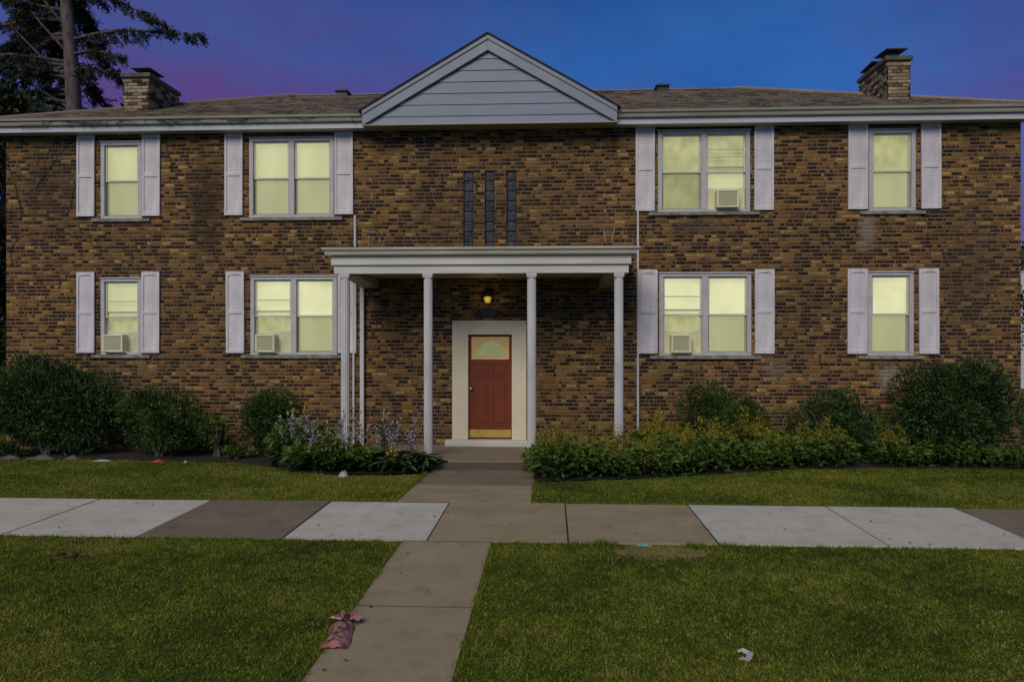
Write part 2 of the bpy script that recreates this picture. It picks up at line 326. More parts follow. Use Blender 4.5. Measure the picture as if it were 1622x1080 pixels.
def shingle_mat():
    m, nt, p, o = new_mat('roof_shingle')
    a = nadd(nt, 'ShaderNodeAttribute', attribute_name='tone')
    r = ramp(nt, [(0, (0.05, 0.045, 0.038)), (0.25, (0.16, 0.135, 0.11)), (0.5, (0.225, 0.18, 0.135)), (0.75, (0.33, 0.275, 0.225)), (0.9, (0.40, 0.27, 0.18)), (1, (0.55, 0.46, 0.36))]); nt.links.new(a.outputs['Fac'], r.inputs[0])
    g = nadd(nt, 'ShaderNodeNewGeometry'); n = nadd(nt, 'ShaderNodeTexNoise'); n.inputs['Scale'].default_value = 0.9; n.inputs['Detail'].default_value = 5
    nt.links.new(g.outputs['Position'], n.inputs['Vector']); f = ramp(nt, [(0.35, (0.8, 0.81, 0.82)), (0.62, (1.1, 1.1, 1.1))]); nt.links.new(n.outputs['Fac'], f.inputs[0])
    nt.links.new(mixrgb(nt, r.outputs[0], f.outputs[0], 1.0, 'MULTIPLY'), p.inputs['Base Color']); p.inputs['Roughness'].default_value = 0.95
    return m
M['shingle'] = shingle_mat()

# ------------------------------------------------------------------ mesh helpers
class MB:
    def __init__(s): s.v = []; s.f = []; s.t = []
    def poly(s, pts, tone=0.5):
        i = len(s.v); s.v += [tuple(p) for p in pts]; s.f.append(tuple(range(i, i + len(pts)))); s.t += [tone] * len(pts); return s
    def box(s, x0, x1, y0, y1, z0, z1, tone=0.5):
        i = len(s.v)
        s.v += [(x0, y0, z0), (x1, y0, z0), (x1, y1, z0), (x0, y1, z0), (x0, y0, z1), (x1, y0, z1), (x1, y1, z1), (x0, y1, z1)]
        s.f += [(i, i + 3, i + 2, i + 1), (i + 4, i + 5, i + 6, i + 7), (i, i + 1, i + 5, i + 4), (i + 1, i + 2, i + 6, i + 5), (i + 2, i + 3, i + 7, i + 6), (i + 3, i, i + 4, i + 7)]
        s.t += [tone] * 8; return s
    def prism(s, poly, axis, a, b, tone=0.5):
        """extrude a 2-D outline (u, w) along axis x / y / z from a to b"""
        def P(u, w, c): return {'x': (c, u, w), 'y': (u, c, w), 'z': (u, w, c)}[axis]
        i = len(s.v); n = len(poly)
        s.v += [P(u, w, a) for u, w in poly] + [P(u, w, b) for u, w in poly]
        s.f += [tuple(range(i, i + n))[::-1], tuple(range(i + n, i + 2 * n))]
        s.f += [(i + k, i + (k + 1) % n, i + n + (k + 1) % n, i + n + k) for k in range(n)]
        s.t += [tone] * (2 * n); return s
    def tube(s, pts, rad, n=6, tone=0.5, cap=True):
        pts = [Vector(p) for p in pts]; rr = rad if hasattr(rad, '__len__') else [rad] * len(pts)
        base = len(s.v)
        for k, p in enumerate(pts):
            d = (pts[min(k + 1, len(pts) - 1)] - pts[max(k - 1, 0)]).normalized()
            u = d.orthogonal().normalized(); w = d.cross(u)
            if k and abs(u.dot(pu)) < 0.999:
                u = (pu - d * pu.dot(d)).normalized(); w = d.cross(u)
            pu = u
            for q in range(n):
                a = 2 * math.pi * q / n
                s.v.append(tuple(p + (u * math.cos(a) + w * math.sin(a)) * rr[k])); s.t.append(tone)
        for k in range(len(pts) - 1):
            for q in range(n):
                a = base + k * n + q; b = base + k * n + (q + 1) % n
                s.f.append((a, b, b + n, a + n))
        if cap:
            s.f.append(tuple(range(base, base + n))[::-1]); e = base + (len(pts) - 1) * n; s.f.append(tuple(range(e, e + n)))
        return s
    def build(s, name, mat, parent=None, bevel=0.0, smooth=False, fix=True):
        me = bpy.data.meshes.new(name); me.from_pydata(s.v, [], s.f)
        if fix:
            bm = bmesh.new(); bm.from_mesh(me)
            tl = None
            bmesh.ops.recalc_face_normals(bm, faces=bm.faces[:]); bm.to_mesh(me); bm.free()
        at = me.attributes.new('tone', 'FLOAT', 'POINT')
        if len(me.vertices) == len(s.t): at.data.foreach_set('value', np.array(s.t, dtype=np.float32))
        me.materials.append(M[mat])
        if smooth: me.polygons.foreach_set('use_smooth', [True] * len(me.polygons))
        o = bpy.data.objects.new(name, me); col.objects.link(o)
        if parent is not None: o.parent = parent
        if bevel:
            b = o.modifiers.new('bevel', 'BEVEL'); b.width = bevel; b.segments = 2; b.limit_method = 'ANGLE'
        return o
def raw(name, V, F, T, mat, parent=None):
    """numpy mesh: V (n,3), F (m,3|4), T (n)"""
    me = bpy.data.meshes.new(name); k = F.shape[1]
    me.vertices.add(len(V)); me.vertices.foreach_set('co', V.astype(np.float32).ravel())
    me.loops.add(F.size); me.loops.foreach_set('vertex_index', F.astype(np.int32).ravel())
    me.polygons.add(len(F)); me.polygons.foreach_set('loop_start', np.arange(0, F.size, k, dtype=np.int32))
    try: me.polygons.foreach_set('loop_total', np.full(len(F), k, dtype=np.int32))
    except Exception: pass
    me.update(calc_edges=True)
    at = me.attributes.new('tone', 'FLOAT', 'POINT'); at.data.foreach_set('value', T.astype(np.float32))
    me.materials.append(M[mat])
    o = bpy.data.objects.new(name, me); col.objects.link(o)
    if parent is not None: o.parent = parent
    return o
def nrm(a): return a / np.maximum(np.linalg.norm(a, axis=1, keepdims=True), 1e-9)
def leaf_arrays(P, D, L, W, tone, fold=0.25):
    n = len(P); D = nrm(D); rnd = rng.normal(size=(n, 3)); S = nrm(np.cross(D, rnd)); N = np.cross(S, D)
    L = np.broadcast_to(L, n)[:, None]; W = np.broadcast_to(W, n)[:, None]
    b = P; t = P + D * L - N * L * 0.12; m = P + D * L * 0.45
    l = m + S * W * 0.5 + N * W * fold; r = m - S * W * 0.5 + N * W * fold
    V = np.stack([b, l, t, r], 1).reshape(-1, 3)
    i = np.arange(n)[:, None] * 4
    F = np.concatenate([i + np.array([[0, 1, 2]]), i + np.array([[0, 2, 3]])], 0)
    return V, F, np.repeat(np.broadcast_to(tone, n), 4)
def leaves(name, P, D, L, W, tone, mat, parent=None, fold=0.25):
    V, F, T = leaf_arrays(P, D, L, W, tone, fold)
    return raw(name, V, F, T, mat, parent)
def empty(name, loc=(0, 0, 0), label=None, cat=None, group=None):
    o = bpy.data.objects.new(name, None); col.objects.link(o); o.location = loc; o.empty_display_size = 0.2
    tag(o, label, cat, group); return o
def tag(o, label=None, cat=None, group=None, kind=None):
    if label: o['label'] = label
    if cat: o['category'] = cat
    if group: o['group'] = group
    if kind: o['kind'] = kind
    return o
def copy_tree(o, parent=None):
    c = o.copy(); col.objects.link(c); c.parent = parent
    for ch in [k for k in bpy.data.objects if k.parent is o]: copy_tree(ch, c)
    return c

# ------------------------------------------------------------------ the setting: ground, pavement, walks
def gz(y):      # the front yard dips a little towards the house
    return -0.018 if y < -4.7 else (-0.018 - 0.087 * min(1.0, (y + 4.7) / 2.8))
g = MB()
ys = [-600, -12.4, -4.7, -3.8, -1.9, 0, 600]
for a, b in zip(ys[:-1], ys[1:]):
    for x0, x1 in ((-600, -30), (-30, 30), (30, 600)):
        g.poly([(x0, a, gz(a)), (x1, a, gz(a)), (x1, b, gz(b)), (x0, b, gz(b))])
tag(g.build('ground', 'ground'), kind='structure')

def slab(parent, x0, x1, y0, y1, z0, z1, mat, gap=0.009, thick=0.1, jx=None):
    c = 0.004
    jx = jx or [(0, 0)] * 4
    mb = MB()
    q = [(x0 + gap, y0 + gap, z0), (x1 - gap, y0 + gap, z0), (x1 - gap, y1 - gap, z1), (x0 + gap, y1 - gap, z1)]
    q = [(p[0] + j[0], p[1] + j[1], p[2]) for p, j in zip(q, jx)]
    cx = sum(p[0] for p in q) / 4; cy = sum(p[1] for p in q) / 4
    def ins(p): return (p[0] + (c if p[0] < cx else -c), p[1] + (c if p[1] < cy else -c), p[2])
    top = [ins(p) for p in q]; mid = [(p[0], p[1], p[2] - 0.003) for p in q]; bot = [(p[0], p[1], p[2] - thick) for p in q]
    mb.poly(top)
    for k in range(4):
        n = (k + 1) % 4
        mb.poly([mid[k], mid[n], top[n], top[k]]); mb.poly([bot[k], bot[n], mid[n], mid[k]])
    return mb.build('slab', mat, parent)
walk = tag(empty('sidewalk'), kind='structure')
jx = [-13.3, -11.8, -10.3, -8.8, -7.3, -5.78, -4.31, -2.775, -1.265, 0.18, 1.69, 3.36, 4.885, 6.45, 8.0, 9.5, 11.0]
jm = ['old_conc', 'new_conc', 'old_conc', 'new_conc', 'new_conc', 'new_conc', 'old_conc', 'new_conc', 'tan_conc', 'tan_conc', 'new_conc', 'new_conc', 'old_conc', 'old_conc', 'new_conc', 'old_conc']
for a, b, m in zip(jx[:-1], jx[1:], jm):
    dz = random.uniform(-0.005, 0.005)
    slab(walk, a, b, -6.46, -4.68, dz, dz + random.uniform(-0.004, 0.004), m)
M['joint'] = surf('joint_dirt', (0.016, 0.014, 0.010), (0.04, 0.036, 0.024), 25, 1.0, 0.6)
def joint(parent, x0, x1, y0, y1, z):
    mb = MB(); mb.box(x0, x1, y0, y1, z - 0.06, z); mb.build('joint', 'joint', parent)
for a in jx[1:-1]: joint(walk, a - 0.0095, a + 0.0095, -6.45, -4.69, -0.006)
fw = tag(empty('front_walk'), kind='structure')
for b in (-10.2, -8.34): joint(fw, -1.512, -0.598, b - 0.0095, b + 0.0095, -0.0035)
joint(fw, -1.512, -0.598, -6.4845, -6.4505, -0.004)
for a, b, m in ((-12.0, -10.2, 'tan_conc'), (-10.2, -8.34, 'tan_conc'), (-8.34, -6.475, 'tan_conc')):
    slab(fw, -1.52, -0.59, a, b, -0.004, 0.0, m)
ew = tag(empty('entrance_walk'), kind='structure')
joint(ew, -1.93, -0.25, -4.6895, -4.6555, -0.005); joint(ew, -1.93, -0.25, -3.3595, -3.3405, -0.0475)
slab(ew, -1.94, -0.24, -4.665, -3.35, 0.0, -0.045, 'tan_conc')
slab(ew, -1.94, -0.24, -3.35, -1.87, -0.045, -0.088, 'old_conc')
ps = MB(); ps.box(-4.0, 1.55, -1.84, 0.02, -0.3, 0.045)
po = ps.build('porch_floor', 'porch_conc', bevel=0.012); tag(po, kind='structure')
rs = MB(); rs.box(-2.3, 0.2, -1.845, -1.842, -0.3, 0.028); rs.build('riser', 'riser_conc', po)
def bed(name, pts, z):
    mb = MB(); mb.poly([(x, y, gz(y) + z) for x, y in pts]); return mb
soil = MB()
for pts in ([(-11.5, 0.0), (-11.5, -1.15), (-9.85, -1.1), (-8.07, -1.14), (-6.6, -1.2), (-5.4, -1.32), (-4.7, -1.75), (-4.2, -2.15), (-3.34, -2.5), (-2.6, -2.5), (-1.98, -2.3), (-1.98, -1.86), (-4.02, -1.86), (-4.02, 0.0)],
            [(-0.22, -1.86), (-0.22, -3.0), (1.2, -2.66), (2.77, -1.98), (3.9, -1.53), (5.5, -1.33), (9.5, -1.33), (9.5, 0.0), (1.58, 0.0), (1.58, -1.86)]):
    soil.poly([(x, y, -0.092 + (0.04 if y < -2.2 else 0.0)) for x, y in pts])
tag(soil.build('garden_bed', 'soil'), kind='structure')
rd = MB(); rd.box(-300, 300, -22, -12.6, -0.3, -0.14); tag(rd.build('road', 'asphalt'), kind='structure')
kb = MB(); kb.box(-300, 300, -12.6, -12.42, -0.3, -0.005); tag(kb.build('kerb', 'old_conc', bevel=0.02), kind='structure')
bs = MB(); bs.poly([(0.62, -6.475, -0.0168), (1.56, -6.475, -0.0168), (1.60, -6.62, -0.0168), (1.45, -6.84, -0.0168), (1.2, -6.95, -0.0168), (0.9, -6.98, -0.0168), (0.66, -6.8, -0.0168), (0.58, -6.6, -0.0168)])
tag(bs.build('bare_soil_patch', 'baresoil'), kind='structure')

# ------------------------------------------------------------------ the building
HX0, HX1, HY1 = -10.487, 8.469, 9.2
ZB, ZT = -0.12, 6.02
bld = empty('apartment_building', (0, 0, 0), 'two storey brown brick apartment building with white shutters and lit windows', 'building')

WIN = []   # x0,x1,z0,z1,double,blinds per leaf (upper, lower), ac leaf, shutters (l0,l1,r0,r1)
WIN.append(dict(x=(-8.607, -7.80), z=(4.315, 5.795), n=1, b=[('blind', 'blind')], sh=((-9.068, -8.719), (-7.782, -7.437))))
WIN.append(dict(x=(-5.709, -4.08), z=(4.315, 5.835), n=2, b=[('blind', 'blind'), ('blind', 'blind')], sh=((-6.174, -5.831), (-4.060, -3.709))))
WIN.append(dict(x=(1.977, 3.655), z=(4.355, 5.865), n=2, b=[('blind2', 'blind2'), ('blind2', 'blind')], ac=1, rails=[0.80, 0.70], sh=((1.56, 1.919), (3.723, 4.076))))
WIN.append(dict(x=(5.785, 6.615), z=(4.345, 5.835), n=1, b=[('blind2', 'blind')], sh=((5.402, 5.763), (6.704, 7.061))))
WIN.append(dict(x=(-8.607, -7.80), z=(1.715, 3.19), n=1, b=[('blind', 'blind2')], ac=0, rails=[0.72], sh=((-9.068, -8.719), (-7.795, -7.441))))
WIN.append(dict(x=(-5.685, -4.02), z=(1.715, 3.215), n=2, b=[('blind3', 'blind2'), ('blind3', 'blind')], ac=0, rails=[0.72], sh=((-6.149, -5.794), (-3.998, -3.649))))
WIN.append(dict(x=(2.0, 3.677), z=(1.715, 3.245), n=2, b=[('blind3', 'blind2'), ('blind3', 'blind')], ac=0, rails=[0.74], sh=((1.606, 1.977), (3.734, 4.088))))
WIN.append(dict(x=(5.763, 6.581), z=(1.718, 3.25), n=1, b=[('blind3', 'blind')], sh=((5.38, 5.763), (6.66, 7.028))))
DOOR = (-1.832, -0.449, 0.15, 2.36)
GB = [(-1.63, -1.44), (-1.227, -1.05), (-0.825, -0.637)]
GBZ = (3.64, 5.16)
OPEN = [(w['x'][0], w['x'][1], w['z'][0], w['z'][1]) for w in WIN] + [(-1.56, -0.69, 0.02, 2.12)] + [(a, b, GBZ[0], GBZ[1]) for a, b in GB]

# mortar core with real openings
xs = sorted({HX0, HX1, *[v for o in OPEN for v in o[:2]]}); zs = sorted({ZB, ZT, *[v for o in OPEN for v in o[2:]]})
core = MB()
for xa, xb in zip(xs[:-1], xs[1:]):
    for za, zb in zip(zs[:-1], zs[1:]):
        cx, cz = (xa + xb) / 2, (za + zb) / 2
        if any(o[0] < cx < o[1] and o[2] < cz < o[3] for o in OPEN): continue
        core.poly([(xa, 0.0005, za), (xb, 0.0005, za), (xb, 0.0005, zb), (xa, 0.0005, zb)])
for o in OPEN:      # reveals
    a, b, c, d = o
    core.poly([(a, 0.009, c), (a, 0.009, d), (a, 0.2, d), (a, 0.2, c)]).poly([(b, 0.009, c), (b, 0.2, c), (b, 0.2, d), (b, 0.009, d)])
    core.poly([(a, 0.009, d), (b, 0.009, d), (b, 0.2, d), (a, 0.2, d)]).poly([(a, 0.009, c), (a, 0.2, c), (b, 0.2, c), (b, 0.009, c)])
wall = core.build('wall', 'mortar', bld, fix=False)
sw = MB()
sw.poly([(HX0, 0.012, ZB), (HX0, HY1, ZB), (HX0, HY1, ZT), (HX0, 0.012, ZT)]).poly([(HX1, 0.012, ZB), (HX1, HY1, ZB), (HX1, HY1, ZT), (HX1, 0.012, ZT)])
sw.poly([(HX0, HY1, ZB), (HX1, HY1, ZB), (HX1, HY1, ZT), (HX0, HY1, ZT)])
sw.build('side_wall', 'side', bld)

# bricks: three lengths in courses of 68 mm, clipped by the openings
CH, BL, JT = 0.069, 0.176, 0.019
bricks = []
row = 0; z = ZB
while z + CH - JT < ZT:
    x = HX0 - (0.5 * (BL + JT) if row % 2 else 0.0) - random.choice((0, 0, 0.05))
    while x < HX1:
        L = BL if random.random() < 0.48 else random.choice((0.035, 0.055, 0.08, 0.08, 0.12))
        segs = [(max(x, HX0), min(x + L, HX1))]
        for o in OPEN:
            if o[2] < z + CH - JT and o[3] > z:
                ns = []
                for a, b in segs:
                    if b <= o[0] - 0.004 or a >= o[1] + 0.004: ns.append((a, b)); continue
                    if a < o[0]: ns.append((a, o[0] - 0.006))
                    if b > o[1]: ns.append((o[1] + 0.006, b))
                segs = ns
        for a, b in segs:
            if b - a > 0.025: bricks.append((a, b, z, z + CH - JT))
        x += L + (JT - 0.006)
    z += CH; row += 1
full = [k for k, b in enumerate(bricks) if abs(b[1] - b[0] - BL) < 1e-6]
# the bricks that show largest: the end of the facade that stands nearest to the street, clear of windows and shrubs
cand = sorted(full, key=lambda k: -bricks[k][0])
cand = [k for k in cand if 1.75 < bricks[k][2] < 5.7 and not any(s0 - 0.05 < bricks[k][1] and bricks[k][0] < s1 + 0.05 for w in WIN for (s0, s1) in w['sh'])
        and not any(o[0] - 0.1 < bricks[k][1] and bricks[k][0] < o[1] + 0.1 for o in OPEN)]
single = set(cand[:300])
bm_one = MB()
yf = -0.004
c = 0.003
def brick_faces(a, b, za, zb, y0, y1):
    # chamfered front, four sides
    o = [(a, y1, za), (b, y1, za), (b, y1, zb), (a, y1, zb)]
    m = [(a, y0 + c, za), (b, y0 + c, za), (b, y0 + c, zb), (a, y0 + c, zb)]
    i = [(a + c, y0, za + c), (b - c, y0, za + c), (b - c, y0, zb - c), (a + c, y0, zb - c)]
    V = o + m + i
    F = [(8, 9, 10, 11)] + [(4 + k, 4 + (k + 1) % 4, 8 + (k + 1) % 4, 8 + k) for k in range(4)] + [(k, (k + 1) % 4, 4 + (k + 1) % 4, 4 + k) for k in range(4)]
    return V, F
V, F, T = [], [], []
def brick_tone():
    r = random.random()
    if r < 0.46: return random.uniform(0.02, 0.34)
    if r < 0.88: return random.uniform(0.40, 0.84)
    return random.uniform(0.8, 1.0)
tones = []
for k, (a, b, za, zb) in enumerate(bricks):
    if k in single: continue
    dy = random.uniform(-0.0025, 0.0025)
    v, f = brick_faces(a + random.uniform(-0.002, 0.002), b + random.uniform(-0.002, 0.002), za + random.uniform(-0.001, 0.001), zb + random.uniform(-0.001, 0.001), yf + dy, 0.012)
    n = len(V); V += v; F += [tuple(q + n for q in g_) for g_ in f]; T += [brick_tone()] * 12
bs_o = raw('brick', np.array(V), np.array(F), np.array(T), 'brick', wall); bs_o['kind'] = 'stuff'
v, f = brick_faces(0, BL, 0, CH - JT, 0, 0.016)
me = bpy.data.meshes.new('brick'); me.from_pydata(v, [], f); me.materials.append(M['brick1'])
for k in sorted(single):
    a, b, za, zb = bricks[k]
    o = bpy.data.objects.new('brick', me); col.objects.link(o); o.parent = wall; o.location = (a, yf + random.uniform(-0.0025, 0.0025), za)

# windows
acs = []
def make_window(w):
    x0, x1 = w['x']; z0, z1 = w['z']; cs = 0.075; n = w['n']
    fr = MB()
    fr.box(x0 + 0.002, x0 + cs, -0.018, 0.10, z0 + 0.05, z1 - cs - 0.004); fr.box(x1 - cs, x1 - 0.002, -0.018, 0.10, z0 + 0.05, z1 - cs - 0.004)
    fr.box(x0 + 0.002, x1 - 0.002, -0.020, 0.10, z1 - cs - 0.002, z1 - 0.024)          # head
    fr.box(x0 - 0.012, x1 + 0.012, -0.040, 0.05, z1 - 0.022, z1 + 0.004)               # drip cap
    fr.box(x0 + 0.002, x1 - 0.002, -0.015, 0.10, z0 + 0.002, z0 + 0.048)                 # sub-sill
    mw = 0.105
    xm = (x0 + x1) / 2
    if n == 2: fr.box(xm - mw / 2, xm + mw / 2, -0.016, 0.098, z0 + 0.05, z1 - cs - 0.004)
    # inner stop bead, set back
    leafs = [(x0 + cs, x1 - cs)] if n == 1 else [(x0 + cs, xm - mw / 2), (xm + mw / 2, x1 - cs)]
    win = fr.build('window', 'frame', bld, bevel=0.004)
    sl = MB(); sl.box(x0 - 0.17, x1 + 0.17, -0.055, 0.1, z0 - 0.062, z0); sl.build('sill', 'sillstone', win, bevel=0.006)
    for k, (a, b) in enumerate(leafs):
        za, zb = z0 + 0.05, z1 - cs - 0.004; zm = (za + zb) / 2
        has_ac = w.get('ac') == k
        lo = za if not has_ac else za + 0.36
        st = 0.034
        def sash(p0, p1, yy, dep=0.03, nm='sash'):
            s = MB(); s.box(a + 0.002, a + st, yy, yy + dep, p0, p1); s.box(b - st, b - 0.002, yy, yy + dep, p0, p1)
            s.box(a + st + 0.001, b - st - 0.001, yy + 0.001, yy + dep, p0, p0 + st); s.box(a + st + 0.001, b - st - 0.001, yy + 0.001, yy + dep, p1 - st, p1)
            so = s.build(nm, 'sash', win, bevel=0.003)
            gl = MB(); gl.poly([(a + st, yy + dep * 0.6, p0 + st), (b - st, yy + dep * 0.6, p0 + st), (b - st, yy + dep * 0.6, p1 - st), (a + st, yy + dep * 0.6, p1 - st)])
            gl.build('pane', 'glass', so, fix=False)
        sash(zm - 0.016, zb, 0.022)
        sash(lo, zm + 0.016 + (0.0 if not has_ac else 0.09), 0.058)
        for f_ in (w.get('rails', []) if has_ac else []):
            rr = MB(); zz = za + (zb - za) * f_; rr.box(a + 0.036, b - 0.036, 0.026, 0.046, zz - 0.011, zz + 0.011); rr.build('storm_rail', 'sash', win)
        if not has_ac:
            sc = MB(); sc.poly([(a + 0.004, 0.046, za), (b - 0.004, 0.046, za), (b - 0.004, 0.046, zm), (a + 0.004, 0.046, zm)]); sc.build('screen', 'screen', win, fix=False)
        ub, lb = w['b'][k]
        b1 = MB(); b1.poly([(a - 0.02, 0.13, zm - 0.004), (b + 0.02, 0.13, zm - 0.004), (b + 0.02, 0.13, zb + 0.02), (a - 0.02, 0.13, zb + 0.02)]); b1.build('shade', ub, win, fix=False)
        b2 = MB(); b2.poly([(a - 0.02, 0.127, za - 0.02), (b + 0.02, 0.127, za - 0.02), (b + 0.02, 0.127, zm + 0.004), (a - 0.02, 0.127, zm + 0.004)]); b2.build('shade', lb, win, fix=False)
        hm = MB(); hm.box(a + 0.01, b - 0.01, 0.119, 0.126, zm - 0.02, zm + 0.012); hm.build('shade_hem', 'sash', win)
        if has_ac: acs.append((a, b, za, w))
    return win
for w in WIN: make_window(w)

# shutters
def make_shutter(w_, h_):
    s = MB(); st = 0.045; d0, d1 = -0.045, -0.006
    s.box(0, st, d0, d1, 0, h_); s.box(w_ - st, w_, d0, d1, 0, h_)
    zm = h_ * 0.50
    for a, b in ((0, 0.075), (zm - 0.032, zm + 0.032), (h_ - 0.06, h_)): s.box(st, w_ - st, d0 + 0.001, d1, a, b)
    # arched inner top
    n = 8
    pts = [(st, h_ - 0.06)] + [(st + (w_ - 2 * st) * k / n, h_ - 0.062 - 0.03 * (1 - math.sin(math.pi * k / n))) for k in range(n + 1)] + [(w_ - st, h_ - 0.06)]
    s.prism([(u, v) for u, v in pts], 'y', d0 + 0.003, d1)
    me_o = s.build('shutter', 'shutter', bld, bevel=0.003)
    l = MB()
    for a, b in ((0.075, zm - 0.032), (zm + 0.032, h_ - 0.06)):
        k = int((b - a) / 0.030); p = (b - a) / k
        for i in range(k):
            z_ = a + i * p
            l.poly([(st, d0 + 0.013, z_), (w_ - st, d0 + 0.013, z_), (w_ - st, d0 + 0.019, z_ + p), (st, d0 + 0.019, z_ + p)])
            l.poly([(st, d0 + 0.013, z_), (w_ - st, d0 + 0.013, z_), (w_ - st, d0 + 0.020, z_ - 0.001), (st, d0 + 0.020, z_ - 0.001)])
    l.poly([(st, d1, 0.05), (w_ - st, d1, 0.05), (w_ - st, d1, h_ - 0.05), (st, d1, h_ - 0.05)])
    l.build('louvre', 'shutter', me_o, fix=False)
    return me_o
SW = 0.352
proto = {}
for k, w in enumerate(WIN):
    hi = k < 4; zb = (4.36 if k < 2 else 4.378) if hi else 1.752; h_ = 1.552 if hi else 1.545
    for s0, s1 in w['sh']:
        if hi not in proto: o = proto[hi] = make_shutter(SW, h_)
        else: o = copy_tree(proto[hi], bld)
        o.location = ((s0 + s1) / 2 - SW / 2, random.uniform(-0.002, 0.002), zb); o.rotation_euler = (0, R(random.uniform(-0.25, 0.25)), 0)

# glass block strips
for a, b in GB:
    fr = MB(); fr.box(a + 0.003, b - 0.003, 0.09, 0.12, GBZ[0] + 0.003, GBZ[1] - 0.003)
    gw = fr.build('glass_block_window', 'mortar', bld)
    nb = 8; h_ = (GBZ[1] - GBZ[0]) / nb
    for k in range(nb):
        q = MB(); q.box(a + 0.01, b - 0.01, 0.045, 0.089, GBZ[0] + k * h_ + 0.006, GBZ[0] + (k + 1) * h_ - 0.006)
        q.build('glass_block', 'gblock', gw, bevel=0.012)

# door surround, doorstep, door
ds = MB()
x0, x1, z0, z1 = DOOR; ix0, ix1, iz = -1.535, -0.719, 2.10
ds.prism([(x0, z0), (ix0, z0), (ix0, iz), (x0, z1)], 'y', -0.05, 0.06); ds.prism([(x1, z0), (ix1, z0), (ix1, iz), (x1, z1)], 'y', -0.05, 0.06)
ds.prism([(x0, z1), (ix0, iz), (ix1, iz), (x1, z1)], 'y', -0.0502, 0.06)
sur = ds.build('door_surround', 'doorsur', bld)
fl = MB(); nfl = 6
for k in range(nfl):
    f0 = (k + 0.2) / nfl; f1 = (k + 0.8) / nfl
    xa, xb = x0 + (ix0 - x0) * f0, x0 + (ix0 - x0) * f1; za, zb = z1 + (iz - z1) * f0, z1 + (iz - z1) * f1
    xc, xd = x1 + (ix1 - x1) * f0, x1 + (ix1 - x1) * f1
    fl.prism([(xa, z0 + 0.002), (xb, z0 + 0.002), (xb, zb), (xa, za)], 'y', -0.062, -0.049)
    fl.prism([(xc, z0 + 0.002), (xd, z0 + 0.002), (xd, zb), (xc, za)], 'y', -0.062, -0.049)
    fl.prism([(xa, za), (xb, zb), (xd, zb), (xc, za)], 'y', -0.0622, -0.049)
fl.build('fluting', 'doorsur', sur)
st = MB(); st.box(-1.95, -0.36, -0.22, 0.15, 0.03, 0.148); st.build('doorstep', 'sillstone', bld, bevel=0.012).data.materials[0] = M['ctrim']
dr = MB(); dr.box(ix0 + 0.006, ix1 - 0.006, 0.025, 0.07, 0.165, 2.09); door = dr.build('front_door', 'door', bld, bevel=0.004)
dw0, dw1 = ix0 + 0.006, ix1 - 0.006; xm = (dw0 + dw1) / 2
for a, b, c0, c1 in ((dw0 + 0.09, xm - 0.04, 1.31, 1.57), (xm + 0.04, dw1 - 0.09, 1.31, 1.57), (dw0 + 0.09, xm - 0.04, 0.40, 1.20), (xm + 0.04, dw1 - 0.09, 0.40, 1.20)):
    p = MB()
    # raised moulding frame and field
    p.box(a, b, 0.016, 0.026, c0, c0 + 0.018); p.box(a, b, 0.016, 0.026, c1 - 0.018, c1); p.box(a, a + 0.018, 0.0162, 0.026, c0 + 0.018, c1 - 0.018); p.box(b - 0.018, b, 0.0162, 0.026, c0 + 0.018, c1 - 0.018)
    p.box(a + 0.05, b - 0.05, 0.014, 0.026, c0 + 0.05, c1 - 0.05)
    p.build('door_panel', 'door', door, bevel=0.004)
p = MB(); p.box(dw0 + 0.05, dw1 - 0.05, 0.018, 0.0255, 1.635, 2.06); p.build('painted_glow_panel', 'doorglow', door, bevel=0.006)  # added flat insert: the fanlight's glow painted as a peach rectangle
for k in range(4):          # the four wedges of the fanlight
    a0, a1 = math.pi * (k + 0.05) / 4, math.pi * (k + 0.95) / 4; r0, r1 = 0.045, 0.275
    pts = [(xm + r0 * math.cos(a0), 1.70 + r0 * math.sin(a0))] + [(xm + r1 * math.cos(a0 + (a1 - a0) * q / 6), 1.70 + r1 * math.sin(a0 + (a1 - a0) * q / 6)) for q in range(7)] + [(xm + r0 * math.cos(a1), 1.70 + r0 * math.sin(a1))]
    p = MB(); p.prism(pts, 'y', 0.012, 0.019); p.build('fanlight_pane', 'fanglow', door)
kp = MB(); kp.box(dw0 + 0.012, dw1 - 0.012, 0.020, 0.0245, 0.185, 0.325); kp.build('kick_plate', 'brass', door)
kn = MB()
kn.tube([(-1.487, 0.025, 1.09), (-1.487, 0.018, 1.09), (-1.487, 0.0, 1.09), (-1.487, -0.02, 1.09), (-1.487, -0.04, 1.09), (-1.487, -0.048, 1.09)], [0.03, 0.03, 0.012, 0.024, 0.026, 0.014], 12)
kn.build('knob', 'steel', door, smooth=True)
for z_ in (1.72, 1.95): pass
hg = MB(); hg.box(-1.545, -1.532, -0.02, 0.024, 1.80, 1.90); hg.box(-1.545, -1.532, -0.02, 0.024, 1.45, 1.55); hg.build('strike_plate', 'dark', door)

